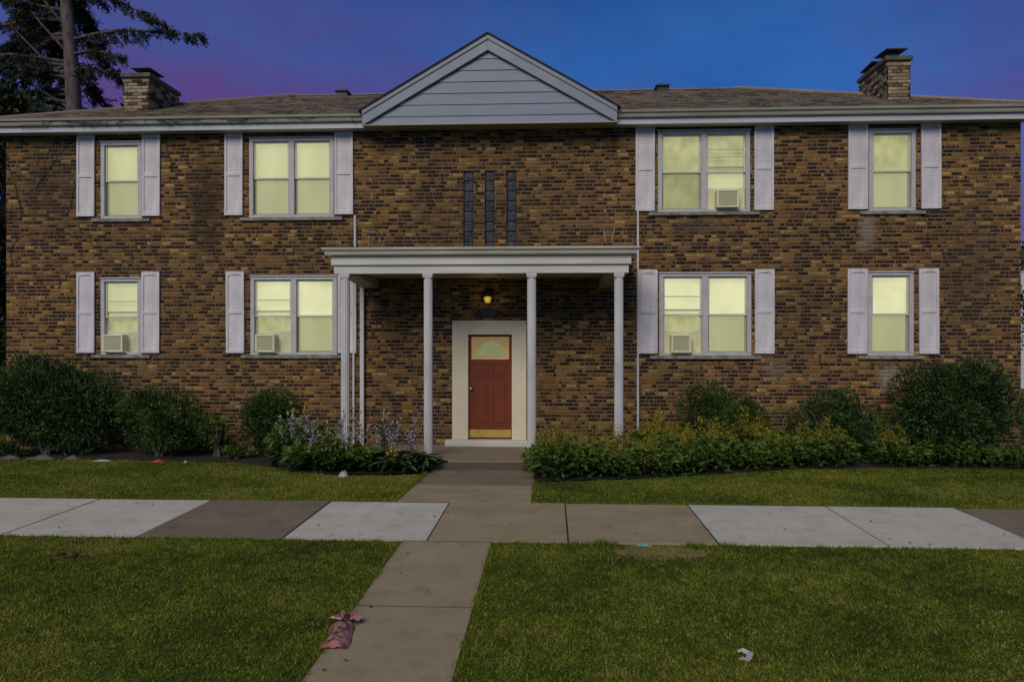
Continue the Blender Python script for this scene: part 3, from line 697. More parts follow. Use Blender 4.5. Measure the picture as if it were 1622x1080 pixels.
# porch canopy
CX0, CX1, CY = -3.637, 1.286, -1.55
fb = MB()
fb.box(CX0, CX1, CY, CY + 0.10, 3.12, 3.262); fb.box(CX0, CX0 + 0.1, CY + 0.101, -0.006, 3.12, 3.262); fb.box(CX1 - 0.1, CX1, CY + 0.101, -0.006, 3.12, 3.262)
can = fb.build('porch_canopy', 'ctrim', bld, bevel=0.004)
f2 = MB(); q = 0.04
f2.box(CX0 - q, CX1 + q, CY - q, CY + 0.1, 3.264, 3.43); f2.box(CX0 - q, CX0 + 0.1, CY + 0.101, -0.006, 3.264, 3.43); f2.box(CX1 - 0.1, CX1 + q, CY + 0.101, -0.006, 3.264, 3.43)
f2.build('frieze_board', 'ctrim', can, bevel=0.004)
prof = [(0.0, 3.425), (0.070, 3.425), (0.082, 3.445), (0.092, 3.488), (0.124, 3.506), (0.132, 3.545), (0.118, 3.548), (0.1, 3.53), (0.0, 3.53)]
gt = MB()
a0, a1 = CX0 - q - 0.001, CX1 + q + 0.001; yb = CY - q - 0.001
n = len(prof); base = []
path = [((a0, -0.006), (-1, 0)), ((a0, yb), (-1, -1)), ((a1, yb), (1, -1)), ((a1, -0.006), (1, 0))]
for (px, py), (nx, ny) in path:
    base.append([len(gt.v) + k for k in range(n)])
    for o_, z_ in prof: gt.v.append((px + nx * o_, py + ny * o_, z_)); gt.t.append(0.5)
for r0, r1 in zip(base[:-1], base[1:]):
    for k in range(n): gt.f.append((r0[k], r0[(k + 1) % n], r1[(k + 1) % n], r1[k]))
gt.f.append(tuple(base[0])); gt.f.append(tuple(base[-1]))
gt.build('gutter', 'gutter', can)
cr = MB(); cr.prism([(CY - 0.10, 3.531), (CY - 0.10, 3.565), (-0.006, 3.645), (-0.006, 3.531)], 'x', CX0 - 0.1, CX1 + 0.1); cr.build('canopy_roof', 'roofing', can)
for k in range(18):         # soffit boards
    w_ = (CX1 - CX0 - 0.2) / 18
    sb = MB(); sb.box(CX0 + 0.1 + k * w_ + 0.004, CX0 + 0.1 + (k + 1) * w_ - 0.004, CY + 0.101, -0.006, 3.150 , 3.162); sb.build('soffit_board', 'soffit', can)
sb = MB(); sb.box(CX0 + 0.1, CX1 - 0.1, CY + 0.101, -0.006, 3.17, 3.18); sb.build('soffit_backing', 'dark', can)
for sx in (0, 1):           # tapered side beams
    bx0 = CX0 + 0.115 if sx == 0 else CX1 - 0.395
    bb = MB(); bb.prism([(CY + 0.12, 3.09), (-0.008, 2.965), (-0.008, 3.148), (CY + 0.12, 3.148)], 'x', bx0, bx0 + 0.28); bb.build('side_beam', 'soffit', can)
# columns
cp = None
for cx in (-3.465, -2.056, -0.316, 1.131):
    if cp is None:
        mb = MB(); nf = 14; prof = []
        for k in range(nf * 4):
            a = 2 * math.pi * k / (nf * 4); r = 0.074 - (0.006 if k % 4 in (1, 2) else 0.0); prof.append((r * math.cos(a), r * math.sin(a)))
        mb.prism(prof, 'z', 0.0, 3.0); cp = mb.build('porch_column', 'column', bld); o = cp
        k2 = MB(); k2.box(-0.088, 0.088, -0.088, 0.088, 3.03, 3.072); k2.box(-0.079, 0.079, -0.079, 0.079, 3.001, 3.03); k2.build('capital', 'column', cp, bevel=0.008)
        k2 = MB(); k2.box(-0.085, 0.085, -0.085, 0.085, 0.0, 0.035); k2.build('base', 'column', cp, bevel=0.008)
    else: o = copy_tree(cp, bld)
    o.location = (cx, CY + 0.09, 0.047)
# downspouts and conduits
def pipe(name, x, y, z0, z1, r, sq=False):
    m_ = MB()
    if sq: m_.box(x - r, x + r, y - r * 0.8, y + r * 0.8, z0, z1)
    else: m_.tube([(x, y, z0), (x, y, z1)], r, 10)
    return m_.build(name, 'pipe', bld, bevel=0.006 if sq else 0)
pipe('conduit', -3.672, -0.03, 3.66, 4.34, 0.024); pipe('conduit', -3.70, -0.03, 0.0, 3.1, 0.022)
pipe('downspout', -3.53, -0.06, 0.0, 3.08, 0.038, True); pipe('conduit', 1.61, -0.03, -0.08, 4.37, 0.021)
# paint remains over the canopy
for pts in ([(-3.43, 3.85, 0.02, 0.28), (-3.36, 4.02, 0.14, 0.018), (-3.22, 3.88, 0.022, 0.10), (-3.34, 3.93, 0.08, 0.015), (-3.18, 4.0, 0.02, 0.05)],
            [(0.98, 3.98, 0.02, 0.2), (1.06, 4.03, 0.16, 0.018), (1.13, 3.9, 0.022, 0.2), (1.0, 3.88, 0.02, 0.1), (1.16, 4.02, 0.02, 0.12), (1.05, 3.94, 0.1, 0.016)]):
    m_ = MB()
    for x, z_, w_, h_ in pts:
        for k in range(4):
            if w_ > h_: m_.box(x - w_ / 2 + w_ * k / 4, x - w_ / 2 + w_ * (k + random.uniform(0.5, 0.95)) / 4, -0.010, -0.003, z_, z_ + h_ * random.uniform(0.6, 1))
            else: m_.box(x, x + w_ * random.uniform(0.6, 1), -0.010, -0.003, z_ - h_ / 2 + h_ * k / 4, z_ - h_ / 2 + h_ * (k + random.uniform(0.5, 0.95)) / 4)
    m_.build('paint_residue', 'residue', wall)

# eaves: frieze, soffit, gutter
GX0, GX1 = -3.441, 1.193
for a, b in ((HX0 - 0.06, GX0 - 0.002), (GX1 + 0.002, HX1 + 0.06)):
    f_ = MB(); f_.box(a, b, -0.262, -0.0075, 5.918, 6.12); f_.build('frieze_board', 'trim', bld)
    f_ = MB(); f_.box(a, b, -0.28, -0.264, 6.085, 6.10); f_.build('eave_soffit', 'gutter', bld)
    pr = [(-0.24, 6.03), (-0.31, 6.03), (-0.322, 6.05), (-0.332, 6.095), (-0.362, 6.113), (-0.372, 6.155), (-0.355, 6.158), (-0.338, 6.138), (-0.24, 6.138)]
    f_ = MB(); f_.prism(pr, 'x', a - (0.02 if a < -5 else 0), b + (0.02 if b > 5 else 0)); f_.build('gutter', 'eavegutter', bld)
fu = MB(); fu.box(GX0, GX1, -0.334, -0.0075, 5.918, 5.928); fu.build('gable_soffit', 'soffit', bld)

# main hip roof
EY, EZ, RY, RZ = -0.30, 6.14, 4.5, 8.03
EX0, EX1, BY = HX0 - 0.32, HX1 + 0.32, HY1 + 0.3
RX0, RX1 = -6.35, 4.45
rf = MB()
rf.poly([(EX0, EY, EZ), (EX1, EY, EZ), (RX1, RY, RZ), (RX0, RY, RZ)]); rf.poly([(EX0, BY, EZ), (RX0, RY, RZ), (RX1, RY, RZ), (EX1, BY, EZ)])
rf.poly([(EX0, EY, EZ), (RX0, RY, RZ), (EX0, BY, EZ)]); rf.poly([(EX1, EY, EZ), (EX1, BY, EZ), (RX1, RY, RZ)]); rf.poly([(EX0, EY, EZ), (EX0, BY, EZ), (EX1, BY, EZ), (EX1, EY, EZ)])
roof = rf.build('roof', 'roofbase', bld)
sh = MB(); sl = math.hypot(RY - EY, RZ - EZ); uy, uz = (RY - EY) / sl, (RZ - EZ) / sl; ny, nz_ = -uz, uy
rows = int(sl / 0.14)
for i in range(rows):
    d0, d1 = i * 0.14, min((i + 1) * 0.14 + 0.02, sl)
    t = i / rows; xa, xb = EX0 + (RX0 - EX0) * t, EX1 + (RX1 - EX1) * t
    x = xa - random.uniform(0, 0.2)
    while x < xb:
        w_ = random.uniform(0.09, 0.26); p0, p1 = max(x, xa), min(x + w_, xb)
        if p1 - p0 > 0.02:
            h0, h1 = 0.022 + random.uniform(0, 0.008), 0.006; tn = random.random(); dd = d0 - random.choice((0, 0.0, 0.012))
            A = [(p0, EY + uy * dd + ny * h0, EZ + uz * dd + nz_ * h0), (p1 - 0.006, EY + uy * dd + ny * h0, EZ + uz * dd + nz_ * h0), (p1 - 0.006, EY + uy * d1 + ny * h1, EZ + uz * d1 + nz_ * h1), (p0, EY + uy * d1 + ny * h1, EZ + uz * d1 + nz_ * h1)]
            sh.poly(A, tn); sh.poly([(p0, EY + uy * dd, EZ + uz * dd), (p1 - 0.006, EY + uy * dd, EZ + uz * dd), A[1], A[0]], tn * 0.5)
        x += w_
so = sh.build('shingle', 'shingle', roof, fix=False); so['kind'] = 'stuff'
rc = MB(); rc.prism([(RY - 0.16, RZ - 0.03), (RY, RZ + 0.045), (RY + 0.16, RZ - 0.03)], 'x', RX0 - 0.1, RX1 + 0.1); rc.build('ridge_cap', 'shingle', roof)
for (e, r_) in (((EX0, EY, EZ), (RX0, RY, RZ)), ((EX1, EY, EZ), (RX1, RY, RZ))):
    hc = MB(); hc.tube([(e[0], e[1], e[2] + 0.01), (r_[0], r_[1], r_[2] + 0.02)], [0.05, 0.06], 6); hc.build('hip_cap', 'shingle', roof)
for x in (-5.07, 2.66):
    v_ = MB(); v_.box(x - 0.13, x + 0.13, RY - 0.4, RY - 0.1, RZ - 0.3, RZ - 0.02); v_.prism([(x - 0.17, RZ - 0.02), (x + 0.17, RZ - 0.02), (x + 0.14, RZ + 0.02), (x - 0.14, RZ + 0.02)], 'y', RY - 0.45, RY - 0.05); v_.build('roof_vent', 'metalcap', roof)

# gable pediment
GAx, GAz, GB0, GBx = -1.139, 7.535, 5.93, 6.20
rw = 0.245
for s in (-1, 1):
    ex = GX0 if s < 0 else GX1
    ang = math.atan2(GAz - GBx, abs(GAx - ex)); dv = rw / math.cos(ang)
    pts = [(ex, GBx), (GAx, GAz), (GAx, GAz - dv), (ex + (-s) * 0.0, GBx - dv + 0.0)]
    # clip the board's lower end at the base line
    pts = [(ex, GBx), (GAx, GAz), (GAx, GAz - dv), (ex + -s * max(0.0, (GB0 - (GBx - dv)) / math.tan(ang)), max(GB0, GBx - dv)), (ex, GB0)]
    rb = MB(); rb.prism(pts, 'y', -0.43, -0.34); rk = rb.build('rake_board', 'rake', bld, bevel=0.004)
    mo = MB(); o1 = 0.075 / math.cos(ang); mo.prism([(ex, GBx - 0.001), (GAx, GAz - 0.001), (GAx, GAz - o1), (ex, GBx - o1)], 'y', -0.452, -0.431); mo.build('rake_moulding', 'rake', rk)
    # gable roof plane, thin dark shingle edge seen from below
    rr = MB(); ov = 0.05
    e0 = (ex + s * ov * 1.2, GBx - ov * 0.75)
    rr.poly([(GAx, -0.475, GAz + 0.03), (e0[0], -0.475, e0[1] + 0.03), (e0[0], 0.35, e0[1] + 0.03), (GAx, 4.2, GAz + 0.03)])
    rr.poly([(GAx, -0.475, GAz + 0.03), (e0[0], -0.475, e0[1] + 0.03), (e0[0], -0.475, e0[1]), (GAx, -0.475, GAz)])
    rr.poly([(GAx, -0.475, GAz), (e0[0], -0.475, e0[1]), (e0[0], 0.35, e0[1]), (GAx, 4.2, GAz)])
    rr.build('gable_roof', 'roofing', roof)
slope = (GAz - GBx) / (GAx - GX0)
dv = rw / math.cos(math.atan(slope))
def half(z_): return max(0.0, (GAz - dv + 0.04 - z_) / slope)
zb = GB0 + 0.012; k = 0
edges = [GB0 + 0.012] + [6.085 + 0.206 * i for i in range(6)] + [GAz - dv + 0.02]
for za, zc in zip(edges[:-1], edges[1:]):
    cx = GAx; h0, h1 = half(za), half(zc)
    lim0 = min(h0, GAx - GX0 - 0.01); lim1 = min(h1, GAx - GX0 - 0.01)
    b_ = MB()
    A = [(cx - lim0, -0.374, za), (cx + lim0, -0.374, za), (cx + lim1, -0.358, zc + 0.01), (cx - lim1, -0.358, zc + 0.01)]
    b_.poly(A); b_.poly([A[0], A[1], (cx + lim0, -0.35, za + 0.003), (cx - lim0, -0.35, za + 0.003)]); b_.build('siding_board', 'siding', bld, fix=False)
tb = MB(); tb.poly([(GX0 + 0.01, -0.346, GB0), (GX1 - 0.01, -0.346, GB0), (GX1 - 0.01, -0.346, GBx - 0.05), (GAx, -0.346, GAz - 0.05), (GX0 + 0.01, -0.346, GBx - 0.05)]); tb.build('gable_backing', 'siding', bld)
dt = MB(); dt.box(GX0, GX1, -0.438, -0.335, 5.911, 5.929); dt.build('drip_edge', 'soffit', bld)

# chimneys
def chimney(x0, x1, y0, y1, zt, flues):
    zb = 6.3
    cb = MB(); cb.box(x0 + 0.012, x1 - 0.012, y0 + 0.012, y1 - 0.012, zb, zt); ch = cb.build('chimney', 'mortar', bld)
    V, F, T = [], [], []
    def face(L, place):
        z = zb + 0.02; r = 0
        while z + 0.06 < zt:
            x = -0.1 * (r % 2); band = 0.014 if abs(z - (zt - 0.12)) < 0.04 or abs(z - (zt - 0.42)) < 0.04 else 0.0
            while x < L:
                l = 0.19; a, b = max(x, 0.0), min(x + l, L)
                if b - a > 0.03:
                    v, f = brick_faces(a, b, z, z + 0.056, -band, 0.02)
                    nn = len(V); V.extend([place(*p) for p in v]); F.extend([tuple(q + nn for q in g_) for g_ in f]); tn = random.random(); T.extend([tn] * 12)
                x += l + 0.011
            z += 0.067; r += 1
    face(x1 - x0, lambda a, b, c_: (x0 + a, y0 + b, c_)); face(x1 - x0, lambda a, b, c_: (x1 - a, y1 - b, c_))
    face(y1 - y0, lambda a, b, c_: (x0 + b, y1 - a, c_)); face(y1 - y0, lambda a, b, c_: (x1 - b, y0 + a, c_))
    raw('brick', np.array(V), np.array(F), np.array(T), 'chim', ch)['kind'] = 'stuff'
    cap = MB(); cap.box(x0 - 0.04, x1 + 0.04, y0 - 0.04, y1 + 0.04, zt + 0.001, zt + 0.085); cap.build('chimney_cap', 'chimcap', ch, bevel=0.012)
    for fy, tilt in flues:
        cx = (x0 + x1) / 2
        f_ = MB(); f_.tube([(cx, fy, zt + 0.08), (cx, fy, zt + 0.22)], 0.13, 16); f_.build('flue', 'flue', ch, smooth=False)
        p = MB(); hw, hl = 0.2, 0.3
        p.poly([(cx - hw, fy - hl, zt + 0.24), (cx + hw, fy - hl, zt + 0.24), (cx + hw, fy + hl, zt + 0.24 + tilt), (cx - hw, fy + hl, zt + 0.24 + tilt)])
        p.poly([(cx - hw, fy - hl, zt + 0.262), (cx - hw, fy + hl, zt + 0.262 + tilt), (cx + hw, fy + hl, zt + 0.262 + tilt), (cx + hw, fy - hl, zt + 0.262)])
        for a, b in (((-1, -1), (1, -1)), ((1, -1), (1, 1)), ((1, 1), (-1, 1)), ((-1, 1), (-1, -1))):
            p.poly([(cx + a[0] * hw, fy + a[1] * hl, zt + 0.24 + (tilt if a[1] > 0 else 0)), (cx + b[0] * hw, fy + b[1] * hl, zt + 0.24 + (tilt if b[1] > 0 else 0)), (cx + b[0] * hw, fy + b[1] * hl, zt + 0.262 + (tilt if b[1] > 0 else 0)), (cx + a[0] * hw, fy + a[1] * hl, zt + 0.262 + (tilt if a[1] > 0 else 0))])
        p.build('rain_cap', 'metalcap', ch)
chimney(-8.745, -8.20, 1.0, 2.25, 7.36, [(1.45, 0.0)])
chimney(6.545, 6.985, 1.0, 2.35, 7.43, [(1.35, 0.03), (2.05, -0.03)])

# ------------------------------------------------------------------ things fixed to the building
AL = {(0, 1): 'window air conditioner with plain grille in the upper floor window beside the gable wall'}
ac_labels = {2: 'air conditioner in the lower sash of the lit upstairs double window', 4: 'air conditioner in the narrow single window above the clipped shrubs',
             5: 'air conditioner with speckled grille in the double window beside the porch columns', 6: 'air conditioner with slatted grille in the ground floor double window by the thin white conduit'}
for a, b, za, w in acs:
    k = [i for i, q in enumerate(WIN) if q is w][0]
    t = empty('air_conditioner', (0, 0, 0), ac_labels[k], 'air conditioner', 'window air conditioners')
    off = {2: 0.16, 4: 0.02, 5: 0.06, 6: 0.13}[k]; bw = {2: 0.40, 4: 0.40, 5: 0.37, 6: 0.36}[k]
    x0 = a + off; x1 = min(x0 + bw, b - 0.03)
    t.location = ((x0 + x1) / 2, 0, za); ox, oz = -(x0 + x1) / 2, -za
    m_ = MB(); z0, z1 = za + 0.012, za + 0.335; y0, y1 = -0.13, 0.115
    m_.box(x0 + ox, x0 + ox + 0.035, y0, y1, z0 + oz, z1 + oz); m_.box(x1 + ox - 0.035, x1 + ox, y0, y1, z0 + oz, z1 + oz)
    m_.box(x0 + ox + 0.035, x1 + ox - 0.035, y0 + 0.001, y1, z1 + oz - 0.03, z1 + oz); m_.box(x0 + ox + 0.035, x1 + ox - 0.035, y0 + 0.001, y1, z0 + oz, z0 + oz + 0.03)
    m_.box(x0 + ox + 0.03, x1 + ox - 0.03, y0 + 0.05, y1, z0 + oz + 0.02, z1 + oz - 0.02)
    m_.build('casing', 'acbody', t, bevel=0.008)
    gmb = MB(); nsl = 14
    for q in range(nsl):
        zz = z0 + oz + 0.036 + q * (z1 - z0 - 0.072) / nsl
        gmb.box(x0 + ox + 0.036, x1 + ox - 0.036, y0 + 0.006, y0 + 0.03, zz, zz + 0.011)
    gmb.build('grille', 'acgrille', t)
    for (p0, p1) in ((a + 0.004, x0 - 0.004), (x1 + 0.004, b - 0.004)):
        if p1 - p0 > 0.05:
            pm = MB()
            nn = max(2, int((p1 - p0) / 0.025))
            for q in range(nn):
                xa, xb = p0 + (p1 - p0) * q / nn, p0 + (p1 - p0) * (q + 1) / nn; xq = (xa + xb) / 2
                pm.poly([(xa + ox, 0.07, 0.0), (xq + ox, 0.058, 0.0), (xq + ox, 0.058, 0.35), (xa + ox, 0.07, 0.35)]); pm.poly([(xq + ox, 0.058, 0.0), (xb + ox, 0.07, 0.0), (xb + ox, 0.07, 0.35), (xq + ox, 0.058, 0.35)])
            pm.build('side_curtain', 'acbody', t, fix=False)

lt = empty('wall_lantern', (-1.165, -0.005, 2.80), 'small black porch lantern with amber glass above the red door', 'lamp')
m_ = MB(); m_.box(-0.055, 0.055, -0.02, 0.0, -0.05, 0.13); m_.build('back_plate', 'dark', lt, bevel=0.01)
m_ = MB(); m_.tube([(0, -0.01, 0.10), (0, -0.06, 0.14), (0, -0.11, 0.13), (0, -0.12, 0.09)], 0.010, 8)
for s in (-1, 1):
    m_.tube([(0, -0.015, 0.07), (s * 0.08, -0.03, 0.085), (s * 0.17, -0.03, 0.06), (s * 0.235, -0.028, 0.095), (s * 0.255, -0.028, 0.07)], [0.016, 0.02, 0.018, 0.015, 0.01], 8)
m_.build('bracket', 'dark', lt, smooth=True)
m_ = MB(); m_.tube([(0, -0.12, 0.10), (0, -0.12, 0.085), (0, -0.12, 0.055), (0, -0.12, 0.015), (0, -0.12, 0.0)], [0.012, 0.04, 0.065, 0.088, 0.09], 12); m_.build('hood', 'dark', lt)
m_ = MB(); m_.tube([(0, -0.12, -0.002), (0, -0.12, -0.05), (0, -0.12, -0.10), (0, -0.12, -0.115)], [0.068, 0.066, 0.05, 0.03], 12); m_.build('lamp_glass', 'lampglow', lt, smooth=True)
ld = bpy.data.lights.new('lantern_bulb', 'POINT'); ld.energy = 0.8; ld.color = (1.0, 0.68, 0.25); ld.shadow_soft_size = 0.06
lo = bpy.data.objects.new('lantern_bulb', ld); col.objects.link(lo); lo.parent = lt; lo.location = (0, -0.30, -0.04)

pq = empty('house_number_plaque', (-1.172, -0.006, 2.50), 'black oval plaque with the house number above the door', 'plaque')
m_ = MB(); pts = []
for k in range(24):
    a = 2 * math.pi * k / 24; u, v = math.cos(a), math.sin(a)
    pts.append((0.215 * math.copysign(abs(u) ** 0.5, u), 0.085 * math.copysign(abs(v) ** 0.62, v)))
m_.prism(pts, 'y', -0.022, 0.0); m_.build('plate', 'dark', pq, bevel=0.005)
def text_mesh(name, txt, size, mat, parent, loc, rot, ext=0.004, bold=0.0):
    cu = bpy.data.curves.new(name, 'FONT'); cu.body = txt; cu.size = size; cu.extrude = ext; cu.align_x = 'CENTER'; cu.align_y = 'CENTER'; cu.offset = bold; cu.resolution_u = 3
    to = bpy.data.objects.new(name + '_curve', cu); col.objects.link(to)
    dg = bpy.context.evaluated_depsgraph_get(); me = bpy.data.meshes.new_from_object(to.evaluated_get(dg))
    bpy.data.objects.remove(to); me.materials.clear(); me.materials.append(M[mat])
    o = bpy.data.objects.new(name, me); col.objects.link(o); o.parent = parent; o.location = loc; o.rotation_euler = rot
    return o
text_mesh('house_number', '3608', 0.14, 'digit', pq, (0, -0.024, 0.0), (R(90), 0, 0), 0.004, 0.002)

# ------------------------------------------------------------------ lawn grass
def blades(x, y, z, hgt, wid, tone, lean=0.6):
    n = len(x); a = rng.uniform(0, 2 * np.pi, n); b = rng.uniform(0, 2 * np.pi, n); ln = rng.uniform(0.1, lean, n)
    h = hgt * rng.uniform(0.55, 1.25, n); w = wid * rng.uniform(0.7, 1.4, n)
    P = np.stack([x, y, z], 1); s = np.stack([np.cos(a) * w, np.sin(a) * w, np.zeros(n)], 1) * 0.5
    tip = P + np.stack([np.cos(b) * h * ln, np.sin(b) * h * ln, h * 0.8 * np.sqrt(1 - np.minimum(ln, 0.95) ** 2)], 1)
    V = np.stack([P - s, P + s, tip], 1).reshape(-1, 3); F = np.arange(3 * n).reshape(-1, 3)
    return V, F, np.repeat(tone, 3)
def vnoise(x, y, s, seed):
    r = np.random.default_rng(seed); T = r.random((64, 64)); u = x * s + 100; v = y * s + 100
    i = np.floor(u).astype(int); j = np.floor(v).astype(int); fu, fv = u - i, v - j
    fu = fu * fu * (3 - 2 * fu); fv = fv * fv * (3 - 2 * fv); g_ = lambda a, b: T[a % 64, b % 64]
    return g_(i, j) * (1 - fu) * (1 - fv) + g_(i + 1, j) * fu * (1 - fv) + g_(i, j + 1) * (1 - fu) * fv + g_(i + 1, j + 1) * fu * fv
def lawn(x0, x1, y0, y1, dens, hgt, wid, keep, bias=0.0):
    n = int((x1 - x0) * (y1 - y0) * dens); x = rng.uniform(x0, x1, n); y = rng.uniform(y0, y1, n)
    k = keep(x, y); x, y = x[k], y[k]
    m = 0.38 * vnoise(x, y, 0.9, 3) + 0.27 * vnoise(x, y, 3.1, 4) + 0.35 * vnoise(x, y, 14.0, 5)
    tone = np.clip(0.06 + 1.35 * (m - 0.22) + rng.normal(0, 0.27, len(x)) + bias, 0, 1)
    dry = rng.random(len(x)) < 0.035; tone[dry] = rng.uniform(0.88, 1.0, dry.sum())
    z = np.where(y < -4.7, -0.018, -0.018 - 0.087 * np.clip((y + 4.7) / 2.8, 0, 1)) + 0.002
    hv = hgt * (0.6 + 0.8 * vnoise(x, y, 7.0, 8))
    return blades(x, y, z, hv, wid, tone, 1.7)
def keep_front(x, y):
    e = 0.02 * np.sin(y * 9) + 0.015 * np.sin(y * 23 + 1)
    k = ~((x > -1.50 + e) & (x < -0.60 - e)) & (y < -6.475 + 0.02 * np.sin(x * 13) + 0.015 * np.sin(x * 31))
    d = np.hypot((x - 1.08) / 0.46, (y + 6.70) / 0.26) + 0.7 * (vnoise(x, y, 6, 9) - 0.5)
    return k & ~(rng.random(len(x)) < np.clip((1.3 - d) * 1.5, 0, 0.9))
pb = np.array([(-11.5, -1.15), (-9.85, -1.1), (-8.07, -1.14), (-6.6, -1.2), (-5.4, -1.32), (-4.7, -1.75), (-4.2, -2.15), (-3.34, -2.5), (-2.6, -2.5), (-1.98, -2.3)])
pr_ = np.array([(-0.22, -3.0), (1.2, -2.66), (2.77, -1.98), (3.9, -1.53), (5.5, -1.33), (9.5, -1.33)])
def keep_l(x, y): return (y < np.interp(x, pb[:, 0], pb[:, 1]) + 0.06 * (vnoise(x, y, 5, 2) - 0.5)) & (y > -4.665 + 0.02 * np.sin(x * 13)) & (x < -1.93 + 0.015 * np.sin(y * 17))
def keep_r(x, y): return (y < np.interp(x, pr_[:, 0], pr_[:, 1]) + 0.06 * (vnoise(x, y, 5, 2) - 0.5)) & (y > -4.665 + 0.02 * np.sin(x * 13)) & (x > -0.25 + 0.015 * np.sin(y * 17))
def combine(parts):
    V = []; F = []; T = []; n = 0
    for v, f, t in parts: V.append(v); F.append(f + n); T.append(t); n += len(v)
    return np.concatenate(V), np.concatenate(F), np.concatenate(T)
parts = [lawn(-6.5, 6.0, -9.9, -6.4, 9000, 0.030, 0.0095, keep_front), lawn(-10, -6.5, -9.9, -6.4, 1800, 0.045, 0.012, keep_front), lawn(6, 9.5, -9.9, -6.4, 1800, 0.045, 0.012, keep_front),
         lawn(-10, 9.5, -12.3, -9.9, 1400, 0.045, 0.013, keep_front),
         lawn(-8.6, -1.9, -4.7, -1.0, 5000, 0.032, 0.011, keep_l, 0.05), lawn(-11.5, -8.6, -4.7, -1.0, 1200, 0.042, 0.014, keep_l), lawn(-0.3, 8.6, -4.7, -1.2, 5000, 0.032, 0.011, keep_r)]
# ragged taller tufts where the lawn meets the concrete
for x0, x1, yy in ((-6.4, -1.55, -6.49), (-0.55, 6.0, -6.49), (-8.6, -1.95, -4.66), (-0.22, 8.6, -4.66)):
    n = int((x1 - x0) * 520); x = rng.uniform(x0, x1, n); k = vnoise(x, x * 0, 3.5, 21) > 0.25 * rng.random(len(x)); x = x[k]
    y = yy + (rng.normal(0, 0.016, len(x)) + 0.03 * (vnoise(x, x * 0 + 3, 5.0, 31) - 0.5)) + (-0.006 if yy < -6 else 0.008)
    if yy < -6: q = ~((x > 0.7) & (x < 1.35)); x, y = x[q], y[q]
    parts.append(blades(x, y, np.full(len(x), -0.02), 0.055, 0.008, np.clip(rng.normal(0.45, 0.25, len(x)), 0, 1), 0.85))
for yy0, yy1, xx in ((-9.9, -6.5, -1.525), (-9.9, -6.5, -0.58), (-4.6, -2.4, -1.95), (-4.6, -3.1, -0.23)):
    n = int((yy1 - yy0) * 480); y = rng.uniform(yy0, yy1, n); k = vnoise(y, y * 0, 2.5, 22) > 0.35; y = y[k]
    x = xx + rng.normal(0, 0.016, len(y)) + 0.03 * (vnoise(y, y * 0 + 3, 5.0, 33) - 0.5); parts.append(blades(x, y, np.where(y > -4.7, -0.05, -0.02), 0.06, 0.008, np.clip(rng.normal(0.4, 0.25, len(y)), 0, 1), 0.85))
n = 2600; x = rng.normal(1.08, 0.30, n); y = rng.normal(-6.70, 0.15, n); k = y < -6.5; x, y = x[k], y[k]
parts.append(blades(x, y, np.full(len(x), -0.012), 0.02, 0.006, rng.uniform(0.9, 1.0, len(x)), 1.25))
for k in range(60):
    tx, ty = rng.uniform(-5.5, 5.5), rng.uniform(-9.8, -6.7)
    if -1.75 < tx < -0.4 or (0.6 < tx < 1.5 and ty > -7.1): continue
    n = int(rng.integers(14, 40)); x = rng.normal(tx, 0.045, n); y = rng.normal(ty, 0.045, n); parts.append(blades(x, y, np.full(n, -0.02), rng.uniform(0.035, 0.065), 0.016, np.clip(rng.normal(rng.uniform(0.15, 0.8), 0.12, n), 0, 1), 1.2))
tf = [(0.52, -6.50, 130), (1.42, -6.55, 110), (0.62, -6.62, 80), (1.75, -6.52, 80), (0.30, -6.56, 60)]
for tx, ty, n in tf:
    x = rng.normal(tx, 0.06, n); y = rng.normal(ty, 0.03, n); parts.append(blades(x, y, np.full(n, -0.02), 0.10, 0.010, np.clip(rng.normal(0.3, 0.15, n), 0, 1), 0.8))
V, F, T = combine(parts)
go = raw('grass', V, F, T, 'grass'); tag(go, 'mown green lawn grass around the concrete walks', 'grass', kind='stuff')

